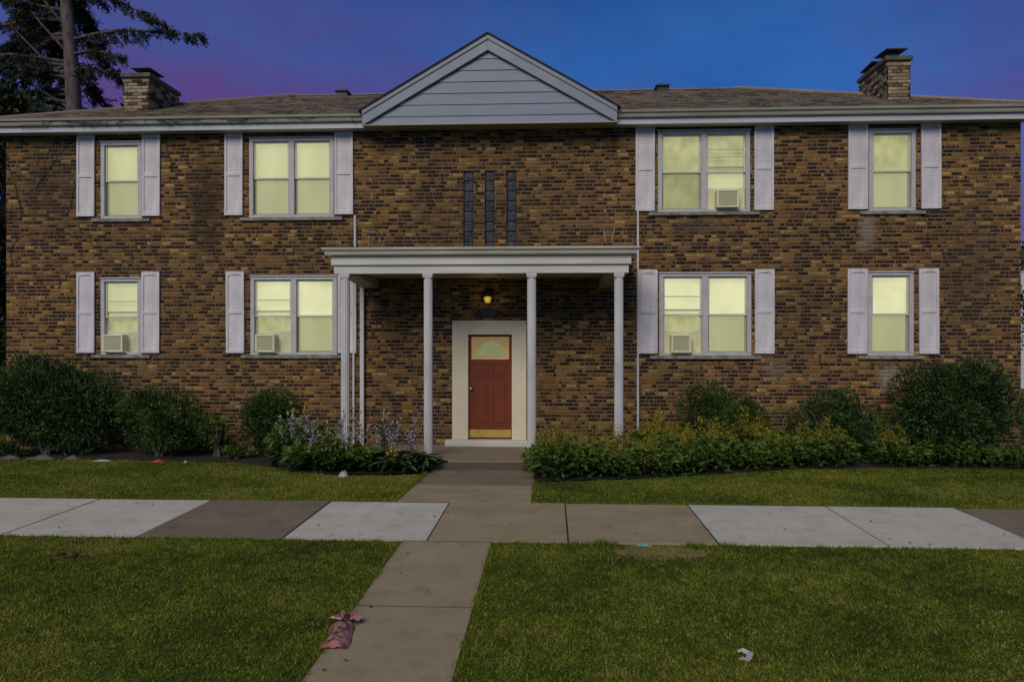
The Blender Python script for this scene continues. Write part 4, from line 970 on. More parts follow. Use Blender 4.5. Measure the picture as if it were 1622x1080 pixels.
# ------------------------------------------------------------------ shrubs
def shrub(name, loc, rx, ry, h, n, leaf, mat, label, seed, lumps=14, base=0.0, group=None, flat=False):
    global rng
    rng = np.random.default_rng(seed)
    root = empty(name, loc, label, 'shrub', group)
    # lumpy crown: leaves spread on and inside a set of overlapping clumps
    C = []; 
    for k in range(lumps):
        th = rng.uniform(0, 2 * np.pi); ph = np.arccos(rng.uniform(-0.95, 1.0)); r = rng.uniform(0.45, 0.75)
        C.append([rx * r * np.sin(ph) * np.cos(th), ry * r * np.sin(ph) * np.sin(th), base + (h - base) * (0.47 + 0.46 * r * np.cos(ph)), rng.uniform(0.30, 0.44)])
    C.append([0, 0, base + (h - base) * 0.45, 0.66]); C = np.array(C)
    idx = rng.integers(0, len(C), n); c_ = C[idx]
    d = nrm(rng.normal(size=(n, 3))); rad = np.where(rng.random(n) < 0.28, rng.uniform(0.15, 0.75, n), rng.uniform(0.72, 1.0, n) ** 0.7)
    sc_ = np.array([rx, ry, (h - base) * 0.56])
    P = c_[:, :3] + d * (rad * c_[:, 3])[:, None] * sc_ * 1.15
    P[:, 2] = np.maximum(P[:, 2], base * 0.3 + 0.02 + rng.uniform(0, 0.12, n))
    tw = vnoise(P[:, 0] * 1.0 + P[:, 2], P[:, 1] + P[:, 2], 6.0, seed)
    n0 = n; D = d * 0.9 + rng.normal(0, 0.45, (n, 3)) + np.array([0, 0, 0.30])
    if flat: D[:, 2] *= 0.35
    tone = np.clip(0.25 + 0.85 * (tw - 0.42) + rng.normal(0.1, 0.22, n), 0, 1)
    crown = leaves('crown', P, D, leaf * rng.uniform(0.7, 1.4, n), leaf * 0.45 * rng.uniform(0.8, 1.3, n), tone, mat, root)
    sp_n = max(6, n // 700); SP, SD = [], []
    for k in range(sp_n):
        d0 = nrm(rng.normal(size=(1, 3)) + np.array([[0, -0.3, 0.7]]))[0]; cc = C[rng.integers(0, len(C))]; p0 = cc[:3] + d0 * cc[3] * sc_ * 1.1; ln = rng.uniform(0.08, 0.2) * min(1.5, h)
        q_ = int(rng.integers(10, 22)); tt = rng.random(q_); SP.append(p0 + np.outer(tt, d0 * ln + np.array([0, 0, ln * 0.3]))); SD.append(d0 + rng.normal(0, .7, (q_, 3)))
    SP = np.concatenate(SP); SP[:, 2] = np.maximum(SP[:, 2], 0.05)
    leaves('shoot', SP, np.concatenate(SD), leaf * rng.uniform(0.7, 1.3, len(SP)), leaf * 0.45, np.clip(rng.normal(0.75, .15, len(SP)), 0, 1), mat, root)
    s = MB()
    for k in range(9):
        a = rng.uniform(0, 2 * np.pi); e = rng.uniform(0.3, 0.75)
        s.tube([(rng.uniform(-.05, .05), rng.uniform(-.05, .05), -0.02), (rx * e * .4 * math.cos(a), ry * e * .4 * math.sin(a), h * .3), (rx * e * math.cos(a), ry * e * math.sin(a), h * .65)], [0.03, 0.02, 0.008], 5)
    s.build('stem', 'bark', root)
    return root
gb = -0.095
shrub('shrub', (-9.20, -0.72, gb), 1.30, 0.62, 1.88, 27000, 0.06, 'yew', 'tall dark green spreading shrub hiding the brick corner below the shuttered single window', 31, 26, 0.12)
shrub('shrub', (-7.08, -0.72, gb), 0.98, 0.58, 1.22, 18000, 0.05, 'yew2', 'low rounded dark shrub between the tall shrub and a leafy sapling', 32, 16)
shrub('shrub', (-4.98, -0.62, gb), 0.56, 0.52, 1.30, 12000, 0.05, 'yew2', 'upright narrow green shrub at the edge of the lilac hosta bed', 33, 12)
shrub('shrub', (2.98, -0.62, gb), 0.76, 0.54, 1.34, 16000, 0.05, 'yew2', 'domed green shrub under the double window behind yellow plumed perennials', 34, 14)
shrub('shrub', (4.90, -0.62, gb), 0.76, 0.54, 1.36, 16000, 0.05, 'yew', 'pointed dark shrub against the brick between the two ground floor windows', 35, 14)
shrub('shrub', (6.92, -0.80, gb), 1.20, 0.68, 1.86, 28000, 0.06, 'yew', 'large broad dark shrub with glossy leaves against the brick below the single window', 36, 26, 0.05)
shrub('leafy_sapling', (-6.02, -0.70, gb), 0.30, 0.25, 0.86, 900, 0.075, 'peren', 'sparse leafy green sapling beside the low rounded shrub', 37, 6)
shrub('groundcover_plant', (-9.7, -1.0, gb), 0.5, 0.25, 0.36, 1300, 0.06, 'hosta', 'low variegated plant under the tall shrub', 38, 6)
shrub('leafy_sapling', (5.75, -0.45, gb), 0.22, 0.2, 1.0, 600, 0.07, 'peren', 'thin leafy shoots between the pointed shrub and the large broad shrub', 39, 5)
shrub('leafy_weed', (-5.55, -0.95, gb), 0.32, 0.2, 0.24, 500, 0.06, 'peren', 'low ragged weeds on the bare soil beside the upright narrow shrub', 40, 6)

# perennials of the right-hand bed
def perennial(seed, h, plume):
    r = np.random.default_rng(seed)
    root = empty('perennial_plant', (0, 0, 0))
    n = 520; th = r.uniform(0, 2 * np.pi, n); rr = 0.30 * np.sqrt(r.random(n)); zz = h * (1 - 0.35 * (rr / 0.30) ** 2) * r.random(n) ** 0.45
    P = np.stack([rr * np.cos(th), rr * np.sin(th), zz], 1); D = np.stack([np.cos(th) + r.normal(0, .5, n), np.sin(th) + r.normal(0, .5, n), r.normal(0.05, 0.35, n)], 1)
    leaves('foliage', P, D, r.uniform(0.06, 0.125, n), r.uniform(0.03, 0.055, n), np.clip(0.15 + 0.6 * zz / h + r.normal(0, .15, n), 0, 1), 'peren', root)
    if plume:
        Ps, Ds, Ts = [], [], []; s = MB()
        for k in range(plume):
            a = r.uniform(0, 2 * np.pi); q = r.uniform(0.02, 0.24); bx, by = q * math.cos(a), q * math.sin(a); hh = h + r.uniform(0.02, 0.26)
            s.tube([(bx * .6, by * .6, h * .4), (bx, by, hh)], [0.004, 0.002], 4)
            m_ = int(r.integers(35, 70)); t = r.random(m_); wd = 0.075 * (1 - t) + 0.015
            Ps.append(np.stack([bx + r.normal(0, 1, m_) * wd, by + r.normal(0, 1, m_) * wd, h * 0.9 + (hh - h * 0.9) * t], 1)); Ds.append(r.normal(0, 1, (m_, 3)) + np.array([0, 0, .4])); Ts.append(np.clip(r.normal(r.uniform(0.0, 0.75), .2, m_), 0, 1))
        s.build('stem', 'stem', root); Ps = np.concatenate(Ps)
        leaves('flower_plume', Ps, np.concatenate(Ds), r.uniform(0.018, 0.042, len(Ps)), r.uniform(0.012, 0.022, len(Ps)), np.concatenate(Ts), 'plume', root)
    return root
PV = [perennial(50, 0.40, 9), perennial(51, 0.46, 6), perennial(52, 0.36, 0), perennial(53, 0.43, 12), perennial(54, 0.50, 0)]
used = set()
def put_per(v, x, y, s, rz, extra=0.0, front=False, left=''):
    o = PV[v] if v not in used else copy_tree(PV[v]); used.add(v)
    o.location = (x, y, gz(y) + 0.005); o.rotation_euler = (0, 0, rz); o.scale = (s, s, s * (1 + extra))
    where = 'beside the entrance walk' if x < 0.5 else 'in front of the porch end column' if x < 1.5 else 'by the thin white conduit' if x < 2.3 else 'in front of the domed shrub' if x < 3.7 else 'between the domed and pointed shrubs' if x < 4.35 else 'in front of the pointed shrub' if x < 5.6 else 'in front of the large broad shrub'
    if left: tag(o, 'leafy green perennial among the lilac flowered hostas ' + left, 'plant', 'leafy perennials among the hostas')
    elif v in (2, 4): tag(o, ('bushy green perennial edging the lawn ' if front else 'bushy green perennial back in the bed ') + where, 'plant', 'green perennials in the right-hand bed')
    else: tag(o, ('perennial with yellow plumes edging the lawn ' if front else 'perennial with feathery yellow plumes back in the bed ') + where, 'plant', 'yellow plumed perennials in the right-hand bed')
rr = random.Random(5)
for x in np.arange(-0.02, 9.0, 0.36):
    fy = float(np.interp(x, pr_[:, 0], pr_[:, 1]))
    y = fy + 0.27; j = 0
    while y < -0.25:
        if not (x < 1.7 and y > -1.95):
            far = y > -1.15
            if not ((far and (2.4 < x < 3.5 or 4.3 < x < 5.5)) or (x > 5.7 and y > -0.95)):
                if x > 6.0: v = rr.choice((2, 4, 2))
                elif j == 0: v = rr.choice((2, 4, 1, 1))
                else: v = rr.choice((0, 1, 3, 2, 4)) if x < 5.6 else rr.choice((2, 4))
                put_per(v, x + rr.uniform(-.08, .08), y + rr.uniform(-.06, .06), rr.uniform(1.0, 1.3) * (0.88 if j == 0 else 1.05), rr.uniform(0, 6.28), rr.uniform(-.1, .1), j == 0)
        y += 0.36; j += 1

for x, y, s_ in ((-4.45, -1.35, 1.2), (-4.0, -1.45, 1.15), (-4.05, -1.95, 0.95)): put_per(rr.choice((2, 4)), x, y, s_, rr.uniform(0, 6.28), 0.25, left='next to the upright narrow shrub')
for x, y, s_ in ((-3.55, -2.12, 0.9), (-3.05, -2.1, 0.95)): put_per(rr.choice((2, 4)), x, y, s_, rr.uniform(0, 6.28), 0.25, left='in front of the porch')
# hostas with lilac bells and tall yellow flowers of the left-hand bed
def hosta(seed, nl, h, stalks, var):
    r = np.random.default_rng(seed); root = empty('hosta_plant', (0, 0, 0))
    V, F, T = [], [], []
    for k in range(nl):
        a = r.uniform(0, 2 * np.pi); L = r.uniform(0.28, 0.50); w = L * r.uniform(0.20, 0.30); el = r.uniform(0.55, 1.42)
        seg = 5; tc_ = r.uniform(0.1, 0.6)
        for i in range(seg + 1):
            t = i / seg; e = el - 1.5 * t * t
            # arc
            px = L * (t * math.cos(el) + 0.25 * t * t); pz = h * 0.25 + L * (t * math.sin(el) - 0.55 * t * t)
            ww = w * math.sin(math.pi * min(0.98, 0.06 + t * 0.92)) ** 0.8
            n = len(V)
            for s_, tn, dz in ((-1, 1.0 if var else tc_, 0.02), (-0.62, tc_, 0.006), (0, tc_ * 0.8, 0.0), (0.62, tc_, 0.006), (1, 1.0 if var else tc_, 0.02)):
                V.append((px * math.cos(a) - s_ * ww * 0.5 * math.sin(a), px * math.sin(a) + s_ * ww * 0.5 * math.cos(a), max(0.01, pz + dz))); T.append(tn)
            if i:
                for q in range(4): F.append((n - 5 + q, n - 4 + q, n + q + 1, n + q))
    raw('leaf', np.array(V), np.array(F), np.array(T), 'hosta', root)
    if stalks:
        s = MB(); P, D = [], []
        for k in range(stalks):
            a = r.uniform(0, 2 * np.pi); q = r.uniform(0.02, 0.10); H = r.uniform(0.60, 1.0); b = (q * math.cos(a) * 2.2, q * math.sin(a) * 2.2)
            s.tube([(b[0] * .2, b[1] * .2, 0.05), (b[0] * .6, b[1] * .6, H * .5), (b[0], b[1], H)], [0.005, 0.004, 0.002], 4)
            for m_ in range(int(r.integers(5, 10))):
                t = r.uniform(0.62, 1.0); c0 = (b[0] * t, b[1] * t, H * t); aa = r.uniform(0, 2 * np.pi)
                for z_ in range(3): P.append(c0); D.append((math.cos(aa) + r.normal(0, .3), math.sin(aa) + r.normal(0, .3), -0.7 + r.normal(0, .2)))
        s.build('stalk', 'stem', root); P = np.array(P); n = len(P)
        leaves('bell_flower', P, np.array(D), r.uniform(0.030, 0.048, n), r.uniform(0.014, 0.022, n), r.random(n), 'bell', root)
    return root
HV = [hosta(60, 62, 0.42, 10, False), hosta(61, 80, 0.40, 6, True), hosta(62, 60, 0.46, 13, False)]
hl = {0: 'green hosta with a few lilac bell flower stalks', 1: 'variegated hosta with cream edged leaves', 2: 'tall green hosta crowded with lilac bell stalks'}
usedh = set()
for v, x, y, s in ((1, -2.12, -2.05, 1.0), (1, -2.45, -2.25, 0.95), (0, -2.75, -2.05, 1.05), (2, -3.05, -1.95, 1.05), (0, -3.2, -2.25, 0.95), (2, -3.5, -1.98, 1.0), (0, -3.75, -2.2, 0.95), (1, -3.95, -2.0, 0.85), (2, -4.15, -1.7, 1.0), (0, -4.4, -1.6, 0.95), (2, -2.55, -1.98, 1.05), (0, -4.55, -1.25, 0.9), (2, -4.2, -1.1, 1.0), (0, -2.28, -2.0, 0.9)):
    o = HV[v] if v not in usedh else copy_tree(HV[v]); usedh.add(v)
    o.location = (x, y, gz(y) + 0.0); o.rotation_euler = (0, 0, rr.uniform(0, 6.28)); o.scale = (s, s, s); tag(o, hl[v] + (' beside the entrance walk' if x > -2.6 else ' in front of the porch end column' if x > -3.85 else ' next to the upright narrow shrub'), 'plant', 'hostas in the left-hand bed')
def coreopsis(seed, ns, H, spread):
    r = np.random.default_rng(seed); root = empty('yellow_flower_plant', (0, 0, 0)); s = MB(); P, D, LP, LD = [], [], [], []
    for k in range(ns):
        a = r.uniform(0, 2 * np.pi); q = spread * r.random(); h = H * r.uniform(0.7, 1.0); b = (q * math.cos(a), q * math.sin(a))
        s.tube([(0, 0, 0), (b[0] * .5, b[1] * .5, h * .55), (b[0], b[1], h)], [0.006, 0.004, 0.002], 4)
        for m_ in range(int(r.integers(2, 5))):
            t = r.uniform(0.78, 1.0); c0 = np.array([b[0] * t, b[1] * t, h * t]) + r.normal(0, .012, 3)
            for z_ in range(6):
                aa = z_ * math.pi / 3; P.append(c0); D.append((math.cos(aa), math.sin(aa) * 0.5 - 0.4, math.sin(aa)))
        for m_ in range(26):
            t = r.uniform(0.1, 0.85); LP.append((b[0] * t, b[1] * t, h * t)); aa = r.uniform(0, 2 * np.pi); LD.append((math.cos(aa), math.sin(aa), r.uniform(-.2, .7)))
    s.build('stem', 'stem', root)
    leaves('flower', np.array(P), np.array(D), 0.024, 0.017, r.random(len(P)), 'yellow', root)
    leaves('leaf', np.array(LP), np.array(LD), r.uniform(0.05, 0.10, len(LP)), 0.02, np.clip(r.normal(.5, .2, len(LP)), 0, 1), 'peren', root)
    return root
for sd, ns, H, sp, x, y, lab in ((70, 11, 1.10, 0.22, -4.42, -1.05, 'cluster of yellow flowers on thin stems beside the upright narrow shrub'), (71, 7, 1.05, 0.34, -3.25, -1.95, 'loose yellow flowers on wiry stems in front of the porch end column'),
                                 (72, 8, 1.22, 0.12, -2.68, -1.95, 'tall yellow flower spike between the end column and its neighbour'), (73, 3, 0.5, 0.14, -2.5, -2.45, 'short yellow flowers at the front edge of the hosta bed')):
    o = coreopsis(sd, ns, H, sp); o.location = (x, y, gz(y)); tag(o, lab, 'flower')

for o in bpy.data.objects:
    if o.parent is not None and o.name.split('.')[0] in ('foliage', 'flower_plume', 'bell_flower', 'flower', 'leaf', 'stem', 'stalk', 'crown', 'shoot'): o['kind'] = 'stuff'
# ------------------------------------------------------------------ trees
def along(pts, t):
    pts = np.array(pts); d = np.r_[0, np.cumsum(np.linalg.norm(np.diff(pts, axis=0), axis=1))]; s = t * d[-1]
    return np.stack([np.interp(s, d, pts[:, k]) for k in range(3)], -1)
def conifer():
    r = np.random.default_rng(80); root = empty('conifer_tree', (-12.75, 6.0, -0.1), 'tall dark conifer with drooping sprays behind the roof by the chimney', 'tree'); O = np.array([-12.75, 6.0, -0.1])
    tr = MB(); tp = [(-12.75, 6, -0.1), (-12.80, 6, 3), (-12.97, 6, 7.5), (-13.02, 6, 8.8), (-13.12, 6, 10), (-13.22, 6, 11.3), (-13.4, 6, 14), (-13.5, 6, 17)]
    zk = np.arange(0, 17.01, 0.5); pts = [np.array([np.interp(z_, [p[2] for p in tp], [p[0] for p in tp]) + r.normal(0, .012), 6 + r.normal(0, .012), z_ - 0.1]) - O for z_ in zk]
    tr.tube(pts, [max(0.03, 0.34 - 0.0165 * z_ + r.normal(0, .008)) for z_ in zk], 14); tr.build('trunk', 'bark', root, smooth=True)
    br = []   # polyline, foliage density
    tx = lambda z_: np.interp(z_, [p[2] for p in tp], [p[0] for p in tp])
    br.append(([(tx(10.15), 6, 10.15), (-12.2, 5.9, 10.28), (-11.45, 5.8, 10.3), (-10.45, 5.7, 10.2), (-9.8, 5.7, 10.12), (-9.25, 5.6, 9.99)], 1.5, 0.55))
    br.append(([(tx(12.2), 6, 12.2), (-12.1, 5.7, 11.25), (-11.5, 5.6, 11.0), (-10.92, 5.5, 10.68), (-10.3, 5.4, 10.35), (-9.9, 5.4, 10.1)], 1.7, 0.5))
    br.append(([(tx(9.75), 6, 9.75), (-12.3, 5.6, 9.7), (-11.8, 5.5, 9.58), (-11.2, 5.4, 9.38)], 1.6, 0.5))
    br.append(([(tx(9.3), 6, 9.3), (-12.4, 5.5, 9.2), (-11.9, 5.4, 9.1), (-11.5, 5.3, 8.95)], 1.5, 0.45))
    br.append(([(tx(11.4), 6, 11.4), (-12.4, 5.6, 11.3), (-11.9, 5.4, 11.1), (-11.3, 5.3, 11.15)], 1.2, 0.4))
    for (x0, z0, x1, z1) in ((0, 8.9, -14.5, 10.45), (0, 9.7, -14.3, 11.3), (0, 7.6, -14.6, 9.1), (0, 10.4, -13.9, 11.6), (0, 8.2, -15.0, 9.6)):
        br.append(([(tx(z0), 6, z0), ((tx(z0) + x1) / 2, 5.7, (z0 + z1) / 2 - 0.05), (x1, 5.5, z1)], 0.0, 0.0))
    for k in range(95):
        z_ = r.uniform(6.0, 14.5); a = r.uniform(math.pi * 0.5, math.pi * 1.2); L = r.uniform(1.6, 3.6) * (1.0 if z_ < 12 else 0.8)
        dx, dy = math.cos(a), math.sin(a)
        br.append(([(tx(z_), 6, z_), (tx(z_) + dx * L * .4, 6 + dy * L * .4, z_ + 0.05), (tx(z_) + dx * L * .8, 6 + dy * L * .8, z_ - 0.15), (tx(z_) + dx * L, 6 + dy * L, z_ - 0.3)], 1.5, 0.55))
    for k in range(14):
        z_ = r.uniform(11.6, 15.5); a = r.uniform(-1.2, 1.2); L = r.uniform(1.0, 2.2); dx, dy = math.cos(a), math.sin(a)
        br.append(([(tx(z_), 6, z_), (tx(z_) + dx * L * .5, 6 + dy * L * .5, z_ + 0.1), (tx(z_) + dx * L, 6 + dy * L, z_ - 0.1)], 1.4, 0.45))
    lb = MB(); P, D = [], []
    for pl, dn, dl in br:
        pa = [np.array(p) - O for p in pl]; n = len(pa); lb.tube(pa, [0.045 * (1 - 0.75 * k / (n - 1)) for k in range(n)], 6)
        if dn <= 0: continue
        Lt = sum(np.linalg.norm(np.subtract(pl[k + 1], pl[k])) for k in range(n - 1))
        for q in range(int(Lt * dn * 11)):
            t = r.uniform(0.16, 1.0); p = along(pa, t); tl = dl * r.uniform(0.35, 1.1) * (1.15 - 0.75 * t)
            ax = np.array(pa[-1]) - np.array(pa[0]); ax = ax / np.linalg.norm(ax); sd = np.cross(ax, [0, 0, 1]) * r.choice((-1, 1))
            d = ax * r.uniform(0.1, 0.7) + sd * r.uniform(0.0, 0.8) + np.array([0, 0, r.uniform(-1.0, 0.25)]); d /= np.linalg.norm(d)
            e = p + d * tl + np.array([0, 0, -0.06]); lb.tube([p, (p + e) / 2 + r.normal(0, .02, 3), e], [0.008, 0.006, 0.003], 3, cap=False)
            m_ = int(20 + 60 * tl); tt = r.random(m_); P.append(p + (e - p) * tt[:, None] + r.normal(0, .028, (m_, 3))); D.append(d * 0.6 + r.normal(0, .65, (m_, 3)))
    lb.build('branch', 'bark', root)
    P = np.concatenate(P); D = np.concatenate(D); n = len(P)
    leaves('needle_foliage', P, D, r.uniform(0.05, 0.10, n), r.uniform(0.022, 0.04, n), np.clip(r.normal(.45, .25, n), 0, 1), 'needle', root)
conifer()
def broad_tree(name, loc, H, cr, n, leaf, mat, label, seed, z0=0.35, group=None):
    r = np.random.default_rng(seed); root = empty(name, loc, label, 'tree', group)
    tr = MB(); tr.tube([(0, 0, 0), (0.1, 0.05, H * .3), (-0.05, 0, H * .6), (0.05, 0.05, H * .85)], [H * .03, H * .024, H * .015, H * .005], 10); tr.build('trunk', 'bark', root, smooth=True)
    lim = MB(); C = []
    for k in range(26):
        a = r.uniform(0, 2 * np.pi); z_ = H * r.uniform(z0, 0.95); q = cr * r.uniform(0.35, 0.95) * (1 - 0.5 * abs((z_ / H - 0.6) / 0.5))
        c0 = np.array([q * math.cos(a), q * math.sin(a), z_]); C.append((c0, cr * r.uniform(0.22, 0.42))); lim.tube([(0, 0, z_ * .6), tuple(c0 * [.5, .5, .85]), tuple(c0)], [0.06, 0.035, 0.012], 5)
    lim.build('limb', 'bark', root)
    P, D = [], []
    for c0, q in C:
        m_ = n // 26; d = nrm(r.normal(size=(m_, 3))); P.append(c0 + d * (q * r.uniform(0.3, 1.0, m_) ** 0.6)[:, None] * [1, 1, .75]); D.append(d + r.normal(0, .6, (m_, 3)))
    P = np.concatenate(P); D = np.concatenate(D); m_ = len(P)
    leaves('crown', P, D, leaf * r.uniform(.7, 1.3, m_), leaf * .6 * r.uniform(.7, 1.3, m_), np.clip(r.normal(.45, .25, m_), 0, 1), mat, root)
broad_tree('broadleaf_tree', (-13.7, 11.0, -0.1), 10.6, 2.9, 14000, 0.15, 'decid', 'leafy green tree glimpsed behind the conifer trunk above the roof', 90)
broad_tree('broadleaf_tree', (-12.7, 2.6, -0.1), 7.6, 2.2, 24000, 0.15, 'needle', 'dark tree close beside the brick corner under the conifer', 91, 0.1)
broad_tree('broadleaf_tree', (-15.2, 6.5, -0.1), 8.6, 2.8, 22000, 0.17, 'decid', 'dense green tree behind the dark tree at the brick corner', 94, 0.05)
broad_tree('broadleaf_tree', (15.6, 9.0, -0.1), 5.2, 1.9, 6000, 0.13, 'decid', 'green tree standing past the brick corner in front of the pale house', 92, 0.2)
shrub('golden_shrub', (10.05, 1.2, -0.1), 0.7, 0.7, 1.4, 3500, 0.07, 'plume', 'golden shrub growing past the brick corner behind the large broad shrub', 93, 8)

# neighbour's house seen past the corner
nh = empty('neighbour_house', (21.0, 22.0, -0.1), 'pale neighbouring house with a gabled roof past the brick corner', 'house')
m_ = MB(); m_.prism([(-5, 0), (5, 0), (5, 3.2), (0, 6.0), (-5, 3.2)], 'y', -4, 4); m_.build('wall', 'housewhite', nh)
for s in (-1, 1):
    m_ = MB(); m_.prism([(0, 6.02), (s * 5.5, 2.94), (s * 5.5, 3.06), (0, 6.16)], 'y', -4.3, 4.3); m_.build('roof', 'roofbase', nh)
for x in (-3.6, -1.2, 2.2):
    m_ = MB(); m_.box(x, x + 1.1, -4.06, -4.005, 1.0, 2.4); wv = m_.build('window', 'housewhite', nh); m_ = MB(); m_.box(x + 0.1, x + 1.0, -4.075, -4.062, 1.1, 2.3); m_.build('pane', 'houseglass', wv)

# bare vine on the left eaves and wall
vn = empty('bare_vine', (-9.0, -0.03, 5.0), 'leafless dark vine creeping over the white eaves and brick', 'vine'); O = Vector((-9.0, -0.03, 5.0))
r = random.Random(17); vm = MB()
def vine(x, z_, ang, n, rad, on):
    pts = []
    for k in range(n):
        y = -0.018 if z_ < 5.96 else (-0.045 if z_ < 6.02 else -0.345)
        if z_ < 6.03 or z_ > 6.16: pass
        if z_ > 6.16: break
        pts.append(Vector((x, y, z_)) - O)
        ang += r.uniform(-0.35, 0.35); st_ = 0.11
        x += math.cos(ang) * st_; z_ += math.sin(ang) * st_ * (0.7 if on else 1)
        if on: z_ = min(max(z_, 5.965), 6.155)
        if rad > 0.004 and r.random() < 0.3: vine(x, z_, ang + r.choice((-1, 1)) * r.uniform(.5, 1.1), int(n * .5), rad * .6, on)
    if len(pts) > 2: vm.tube(pts, [rad * (1 - .6 * k / len(pts)) for k in range(len(pts))], 4)
for x, z_, a, n in ((-10.2, 4.3, 1.3, 18), (-9.9, 4.9, 1.0, 14), (-9.3, 4.4, 1.2, 14), (-10.35, 3.4, 1.5, 16), (-7.2, 5.2, 1.6, 8)): vine(x, z_, a, n, 0.007, False)
for x, z_, a, n in ((-10.3, 6.0, 0.3, 30), (-9.4, 6.1, 0.1, 28), (-8.2, 5.99, 0.35, 28), (-7.3, 6.1, -0.1, 24), (-6.0, 6.08, 0.05, 22), (-9.0, 6.15, -0.3, 20)): vine(x, z_, a, n, 0.007, True)
vm.build('vine_stem', 'vine', vn)

# ------------------------------------------------------------------ litter and small things
bag = empty('newspaper_bag', (-1.475, -8.93, 0.0), 'red plastic newspaper bag lying on the edge of the front walk', 'bag'); bag.rotation_euler = (0, 0, R(5))
rg = np.random.default_rng(3)
nu, nv = 16, 26; V = []; F = []
for j in range(nv + 1):
    t = j / nv
    for i in range(nu + 1):
        s = i / nu * 2 - 1
        w_ = 0.088 * (1 - 0.55 * max(0, (t - 0.80) / 0.20) ** 1.3) + 0.006 * math.sin(t * 9)
        hgt = 0.038 * (max(0.0, 1 - abs(s) ** 2.6)) * min(1, t * 7 + 0.35) * (1 - 0.5 * max(0, (t - 0.8) / 0.2)) + 0.010 * (vnoise(np.array([s * 2 + 3]), np.array([t * 5]), 2.2, 44)[0] - .5)
        V.append((s * w_ + 0.01 * math.sin(t * 5), -0.25 + t * 0.47, 0.004 + max(0.0, hgt)))
for j in range(nv):
    for i in range(nu): a = j * (nu + 1) + i; F.append((a, a + 1, a + nu + 2, a + nu + 1))
raw('bag_body', np.array(V), np.array(F), np.full(len(V), .5), 'bagred', bag)
for (u0, u1, v0, v1) in ((-0.05, 0.055, -0.20, -0.13), (-0.04, 0.06, -0.06, 0.05), (0.03, 0.072, 0.06, 0.14)):   # printed folds of the paper showing through
    pm = MB(); n_ = 6
    for k in range(n_):
        xa, xb = u0 + (u1 - u0) * k / n_, u0 + (u1 - u0) * (k + 1) / n_
        za = 0.047 * max(0, 1 - abs(xa / .088) ** 2.6) + .004; zb_ = 0.047 * max(0, 1 - abs(xb / .088) ** 2.6) + .004
        pm.poly([(xa, v0, za), (xb, v0, zb_), (xb, v1, zb_), (xa, v1, za)])
    pm.build('printed_paper', 'print', bag, fix=False)
m_ = MB(); m_.tube([(0.012, 0.175, 0.032), (0.016, 0.215, 0.038), (0.018, 0.26, 0.032)], [0.02, 0.030, 0.014], 8); m_.build('newsprint_end', 'bagdark', bag, smooth=True)
V = []; F = []
for k in range(22):
    a = -0.9 + 3.6 * k / 21; q = 0.105 + 0.045 * math.sin(k * 2.1) + 0.03 * rg.random()
    for w_ in (0.25, 0.65, 1.0): V.append((-0.005 + q * w_ * math.cos(a) * 0.95, 0.20 + q * w_ * math.sin(a) * 0.72, 0.03 + 0.030 * w_ * (1 + math.sin(k * 1.7)) * 0.8))
    if k:
        for w_ in range(2): b = k * 3 + w_; F.append((b - 3, b - 2, b + 1, b))
raw('knotted_top', np.array(V), np.array(F), np.full(len(V), .5), 'bagred', bag)
def scrap(name, loc, pts, mat, label, cat, hgt=0.03, seed=0, rz=0.0):
    """a crumpled sheet: the outline in rings towards its middle, each ring creased up and down"""
    r = random.Random(seed); n = len(pts); mb = MB(); cx = sum(p[0] for p in pts) / n; cy = sum(p[1] for p in pts) / n
    out = []
    for k in range(n):
        a, b = pts[k], pts[(k + 1) % n]
        for t in (0.0, 0.5): out.append((a[0] + (b[0] - a[0]) * t, a[1] + (b[1] - a[1]) * t))
    rings = []
    for f in (1.0, 0.72, 0.45, 0.2):
        rings.append([(cx + (x - cx) * f * r.uniform(0.88, 1.1), cy + (y - cy) * f * r.uniform(0.88, 1.1), hgt * ((1 - f) * 0.9 + 0.05) * r.uniform(0.45, 1.35) + 0.002) for x, y in out])
    m2 = len(out)
    for A, B in zip(rings[:-1], rings[1:]):
        for k in range(m2): q = (k + 1) % m2; mb.poly([A[k], A[q], B[q]]); mb.poly([A[k], B[q], B[k]])
    mb.poly(rings[-1])
    for k in range(m2): q = (k + 1) % m2; a, b = rings[0][k], rings[0][q]; mb.poly([(a[0], a[1], -0.01), (b[0], b[1], -0.01), b, a])
    o = mb.build(name, mat); o.location = loc; o.rotation_euler = (0, 0, rz); tag(o, label, cat); return o
cp_ = MB(); pth = [(-.045, .052), (-.01, .060), (.025, .055), (.040, .030), (.034, -.005), (.015, -.035), (-.015, -.058), (-.045, -.068)]
for k in range(len(pth) - 1):
    (xa, ya), (xb, yb_) = pth[k], pth[k + 1]; za, zb_ = 0.022 + 0.012 * math.sin(k * 1.9), 0.022 + 0.012 * math.sin((k + 1) * 1.9); wa, wb = (0.010 + 0.012 * math.sin(math.pi * (k + .3) / 8), 0.010 + 0.012 * math.sin(math.pi * (k + 1.3) / 8))
    cp_.poly([(xa - wa, ya, za), (xb - wb, yb_, zb_), (xb + wb, yb_ + .006, zb_ + .012), (xa + wa, ya + .006, za + .012)]); cp_.poly([(xa + wa, ya + .006, za + .012), (xb + wb, yb_ + .006, zb_ + .012), (xb + wb, yb_, zb_ - .004), (xa + wa, ya, za - .004)])
cu_ = cp_.build('paper_scrap', 'litter', fix=False); cu_.location = (1.266, -9.155, -0.012); tag(cu_, 'curled white scrap lying on the foreground grass', 'litter')
scrap('paper_scrap', (-7.75, -1.35, -0.085), [(-.15, -.02), (-.08, -.03), (.03, -.012), (.12, -.03), (.15, .012), (.04, .02), (-.09, .018)], 'litter', 'white paper litter on the soil in front of the tall shrub', 'litter', 0.025, 2)
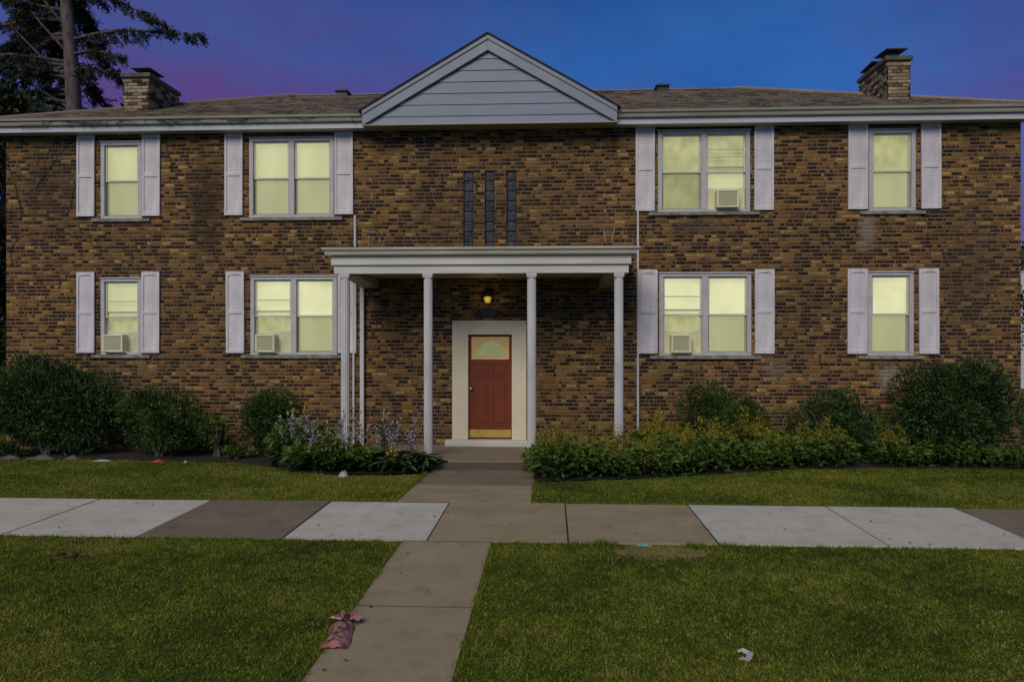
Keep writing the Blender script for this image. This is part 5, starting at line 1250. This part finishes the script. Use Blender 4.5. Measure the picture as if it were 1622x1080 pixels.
scrap('plastic_bag', (-3.18, -2.62, -0.08), [(-.09, -.04), (-.02, -.06), (.05, -.05), (.075, 0), (.055, .05), (.0, .06), (-.06, .03)], 'litter', 'crumpled white plastic bag at the foot of the hostas', 'litter', 0.11, 3)
scrap('red_wrapper', (-6.72, -1.42, -0.085), [(-.12, -.04), (-.02, -.06), (.09, -.03), (.11, .03), (0, .06), (-.08, .04)], 'litterred', 'red wrapper on the soil in front of the low rounded shrub', 'litter', 0.045, 4)
scrap('teal_strap', (0.93, -6.50, -0.012), [(-.075, -.008), (-.02, -.016), (.075, -.026), (.08, -.004), (.02, .012), (-.06, .016)], 'litterteal', 'teal plastic scrap lying between the sidewalk and the bare soil', 'litter', 0.028, 5)
scrap('white_pebble', (-6.26, -1.40, -0.085), [(-.03, -.02), (.02, -.03), (.035, .01), (0, .03), (-.03, .015)], 'litter', 'tiny white scrap on the soil near the leafy sapling', 'litter', 0.03, 6)
r = np.random.default_rng(7); n = 46
P = np.stack([r.normal(-4.48, .10, n), r.normal(-7.2, .035, n), r.uniform(0.0, .03, n)], 1)
lv = leaves('dead_leaf', P, np.stack([r.normal(0, 1, n), r.normal(0, 1, n), r.normal(0.1, .25, n)], 1), r.uniform(.03, .06, n), r.uniform(.02, .035, n), r.random(n), 'deadleaf'); tag(lv, 'small heap of brown dead leaves on the lawn', 'leaves', kind='stuff')
n = 110
P = np.stack([r.uniform(-5.5, 5.5, n), r.uniform(-9.6, -4.75, n), np.full(n, .012)], 1)
lv = leaves('fallen_leaf', P, np.stack([r.normal(0, 1, n), r.normal(0, 1, n), r.normal(0, .12, n)], 1), r.uniform(.02, .04, n), r.uniform(.012, .022, n), r.random(n), 'deadleaf'); tag(lv, 'scattered fallen leaf bits on the walks and lawn', 'leaves', kind='stuff')
for k, (x, y, s) in enumerate(((-9.6, -1.12, .20), (-9.0, -1.14, .27), (-8.45, -1.12, .13))):
    scrap('edging_stone', (x, y, -0.09), [(-s, -.06), (s * .2, -.08), (s, -.05), (s * .9, .05), (0, .07), (-s * .9, .05)], 'stone', ('middling grey edging stone by the variegated plant', 'longest grey edging stone along the bed under the tall shrub', 'smallest grey edging stone by the white paper litter')[k], 'stone', 0.07, 10 + k)['group'] = 'edging stones'
